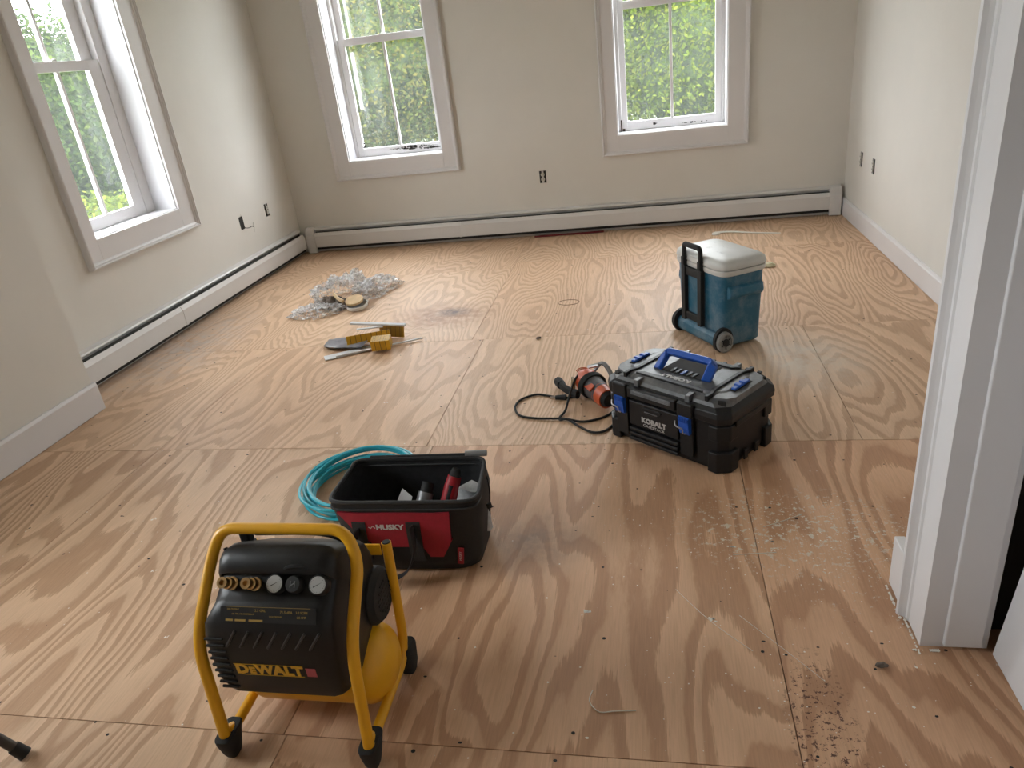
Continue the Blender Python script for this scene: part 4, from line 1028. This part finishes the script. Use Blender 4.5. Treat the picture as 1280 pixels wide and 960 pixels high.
# ------------------------------------------------------------------ small bits
b = MB(); b.tube(smooth_path([(.945, 5.735, .004), (.75, 5.80, .005), (.60, 5.87, .006), (.50, 5.87, .007), (.47, 5.84, .008)], 6), lambda k: .004+.010*k, 8, flat=(.5, 1))
b.lathe([(0, 0), (.03, .0), (.026, .012), (.01, .018), (0, .018)], Matrix.Translation((.478, 5.845, .001)), 12)
q = b.build('caulk_strip', M_fleck, smooth=True); bpy.data.objects.remove(q)
t = thing('cable_tie', 'long white plastic tie lying behind the cooler', 'tie')
MB().tube(smooth_path([(.945, 5.735, .004), (.75, 5.80, .005), (.60, 5.87, .006), (.50, 5.87, .007), (.47, 5.84, .008)], 6), lambda k: .008+.014*k, 8, flat=(.4, 1)).build('strap', M_fleck, t, smooth=True)
MB().lathe([(0, 0), (.034, .0), (.030, .012), (.01, .020), (0, .020)], Matrix.Translation((.478, 5.840, .001)), 9).build('head', M_fleck, t)
crumpled('foam_scrap', .745, 4.90, .05, .03, .03, new_mat('yellowish_foam', (.68, .64, .45), .8), 31, nu=16, nv=6)
tag(C.objects[-1], 'small yellowish foam scrap on the floor right of the cooler', 'scrap')
crumpled('wood_chip', -.66, 3.775, .018, .012, .012, M_scrap, 33, nu=10, nv=4)
tag(C.objects[-1], 'small dark brown chip on the sheet joint in mid floor', 'scrap')
crumpled('knot_debris', .525, 1.455, .018, .010, .008, M_scrap, 35, nu=10, nv=4)
tag(C.objects[-1], 'dark brown crumb on the floor near the doorway jamb', 'scrap')

# work stand standing mostly outside the frame at the lower left
M_leg = speckled('dark_brown_metal', (.045, .036, .032), .45, .15, 40)
t = thing('folding_stand', 'dark metal stand leg with rubber foot at the lower left corner', 'stand', (-1.630, 1.03, 0))
for lx, ly in ((0, 0), (0, -.5), (-1.1, 0), (-1.1, -.5)):
    sxx = -1 if lx == 0 else 1; syy = -.13 if ly == 0 else .13
    def at(k): return Vector((lx+sxx*.40*k, ly+syy*k, .72*k+.012))
    MB().tube([at(.02), at(1)], .0125, 14).build('leg', M_leg, t, smooth=True)
    MB().tube([at(-.008), at(.006), at(.030), at(.036)], lambda k: .0175-.002*k, 14).build('rubber_foot', M_blackm, t, smooth=True)
MB().box(-.78, -.32, -.46, -.04, .725, .76).build('stand_top', M_leg, t, bevel=.006)

# ------------------------------------------------------------------ outside
M_grass = speckled('lawn_green', (.030, .046, .008), .9, .4, 3, bmp=0)
def road_mat():
    m = new_mat('pale_gravel', (.10, .10, .095), .9); return m
tag(MB().box(-90, 70, -40, 90, -1.3, -1.2).build('lawn', M_grass), kind='structure')
tag(MB().box(-90, 70, 22.5, 27, -1.2, -1.17).build('driveway', road_mat()), kind='structure')
tag(MB().box(-24, -19, -40, 90, -1.2, -1.16).build('side_road', road_mat()), kind='structure')
def leafmat(name, c1, c2, c3):
    m = bpy.data.materials.new(name); m.use_nodes = True; nt = m.node_tree; nt.nodes.clear()
    o = nt.nodes.new('ShaderNodeOutputMaterial'); d = nt.nodes.new('ShaderNodeBsdfDiffuse'); t = nt.nodes.new('ShaderNodeBsdfTranslucent'); mx = nt.nodes.new('ShaderNodeMixShader')
    g = nt.nodes.new('ShaderNodeNewGeometry'); r = nt.nodes.new('ShaderNodeValToRGB'); e = r.color_ramp.elements; e.new(.5)
    for i, c in enumerate((c1, c2, c3)): e[i].position = (0, .55, 1)[i]; e[i].color = (*c, 1)
    nt.links.new(g.outputs['Random Per Island'], r.inputs[0]); nt.links.new(r.outputs[0], d.inputs[0]); nt.links.new(r.outputs[0], t.inputs[0])
    mx.inputs[0].default_value = .4; nt.links.new(d.outputs[0], mx.inputs[1]); nt.links.new(t.outputs[0], mx.inputs[2]); nt.links.new(mx.outputs[0], o.inputs[0]); return m
LEAF = [leafmat('leaf_bright', (.034, .052, .010), (.070, .098, .014), (.115, .125, .018)), leafmat('leaf_mid', (.018, .032, .010), (.036, .058, .015), (.062, .082, .018)), leafmat('leaf_autumn', (.028, .044, .013), (.052, .070, .016), (.115, .100, .022))]
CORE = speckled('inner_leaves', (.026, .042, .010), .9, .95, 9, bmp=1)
M_bark = speckled('bark', (.09, .07, .055), .9, .3, 8)
def tree(x, y, rx, ry, rz_, zc, n, mat, label, seed, ls=.13):
    rg = random.Random(seed); e = thing('tree', label, 'tree', (x, y, -1.2), group=None)
    verts, faces = [], []
    clumps = [(rg.uniform(-1, 1), rg.uniform(-1, 1), rg.uniform(-1, 1), rg.uniform(.18, .42)) for _ in range(150)]
    clumps = [(c[0]/q, c[1]/q, c[2]/q, c[3]) for c in clumps for q in [max(.35, math.sqrt(c[0]**2+c[1]**2+c[2]**2))/rg.uniform(.72, 1.0)]]
    for i in range(n):
        c = clumps[i % len(clumps)]; u = Vector((rg.gauss(0, 1), rg.gauss(0, 1), rg.gauss(0, 1))).normalized()*c[3]*rg.uniform(.6, 1.05)
        p = Vector(((c[0]*.8+u.x)*rx, (c[1]*.8+u.y)*ry, zc+1.2+(c[2]*.85+u.z)*rz_))
        if i % 5 < 2:
            u = Vector((rg.gauss(0, 1), rg.gauss(0, 1), rg.gauss(0, 1))).normalized(); f = rg.uniform(.66, .84)
            p = Vector((u.x*rx*f, u.y*ry*f, zc+1.2+u.z*rz_*f))
        if p.z < .05: p.z = rg.uniform(.05, .8)
        nn = (u+Vector((rg.uniform(-1, 1), rg.uniform(-1, 1), rg.uniform(-.2, 1.2)))*.7).normalized()
        t1 = nn.cross(Vector((rg.uniform(-1, 1), rg.uniform(-1, 1), rg.uniform(-1, 1)))).normalized(); t2 = nn.cross(t1); s = ls*rg.uniform(.6, 1.3)
        k = len(verts); verts += [p-t1*s*.5, p-t2*s*.28, p+t1*s*.55, p+t2*s*.28]; faces.append((k, k+1, k+2, k+3))
    me = bpy.data.meshes.new('foliage'); me.from_pydata([tuple(v) for v in verts], [], faces); me.materials.append(mat)
    o = bpy.data.objects.new('foliage', me); C.objects.link(o); o.parent = e; o['kind'] = 'stuff'
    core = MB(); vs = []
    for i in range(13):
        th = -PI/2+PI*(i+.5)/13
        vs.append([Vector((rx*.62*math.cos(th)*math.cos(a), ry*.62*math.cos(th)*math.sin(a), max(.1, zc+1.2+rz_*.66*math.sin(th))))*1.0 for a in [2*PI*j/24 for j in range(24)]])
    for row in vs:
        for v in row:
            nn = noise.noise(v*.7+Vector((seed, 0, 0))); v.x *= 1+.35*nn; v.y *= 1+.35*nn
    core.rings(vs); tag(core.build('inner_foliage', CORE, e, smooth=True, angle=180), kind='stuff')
    MB().tube([(0, 0, -.05), (.08, 0, (zc+1.2)*.5), (0, .1, zc+1.2+rz_*.3)], lambda k: .22*(1-.6*k), 8).build('trunk', M_bark, e, smooth=True)
    for k in range(4):
        a = rg.uniform(0, 6); MB().tube([(0, 0, (zc+1.2)*.6), (math.cos(a)*rx*.3, math.sin(a)*ry*.3, zc+1.2), (math.cos(a)*rx*.6, math.sin(a)*ry*.6, zc+1.2+rz_*.4)], lambda q: .09*(1-.7*q), 6).build('branch', M_bark, e, smooth=True)
    return e
tree(2.6, 16.5, 5.0, 2.2, 3.0, 1.2, 72000, LEAF[0], 'bright green leafy tree filling the right far window', 1, .088)
tree(-2.5, 23.0, 3.8, 2.2, 2.8, 1.4, 14000, LEAF[0], 'bright green tree seen at the right edge of the middle window', 2)
tree(-6.2, 18.4, 2.3, 2.0, 2.6, 1.6, 36000, LEAF[2], 'yellow tinged tree outside the middle window', 3, .10)
tree(-11.0, 21.5, 2.0, 1.8, 2.6, 1.5, 15000, LEAF[1], 'darker green tree on the left outside the middle window', 4)
tree(-13.4, 15.4, 2.7, 2.6, 2.7, 1.0, 24000, LEAF[1], 'muted green tree outside the left wall window', 5)
tree(-20.0, 23.5, 4.2, 3.6, 2.8, 1.4, 10000, LEAF[1], 'distant tree beyond the side road, outside the left wall window', 6, .2)
tree(-9.9, 11.7, 1.6, 1.2, .8, -.75, 6000, LEAF[0], 'low bright bush below the left wall window', 7)
tree(-8, 36, 11, 3, 3.2, 1.6, 14000, LEAF[1], 'far row of green woods behind the middle window trees', 8, .3)
tree(10, 28, 8, 3, 4, 2.0, 9000, LEAF[1], 'far green woods behind the bright tree', 9, .3)
tree(-36, 40, 9, 4, 3.5, 2.0, 10000, LEAF[1], 'farthest pale woods outside the left wall window', 10, .34)
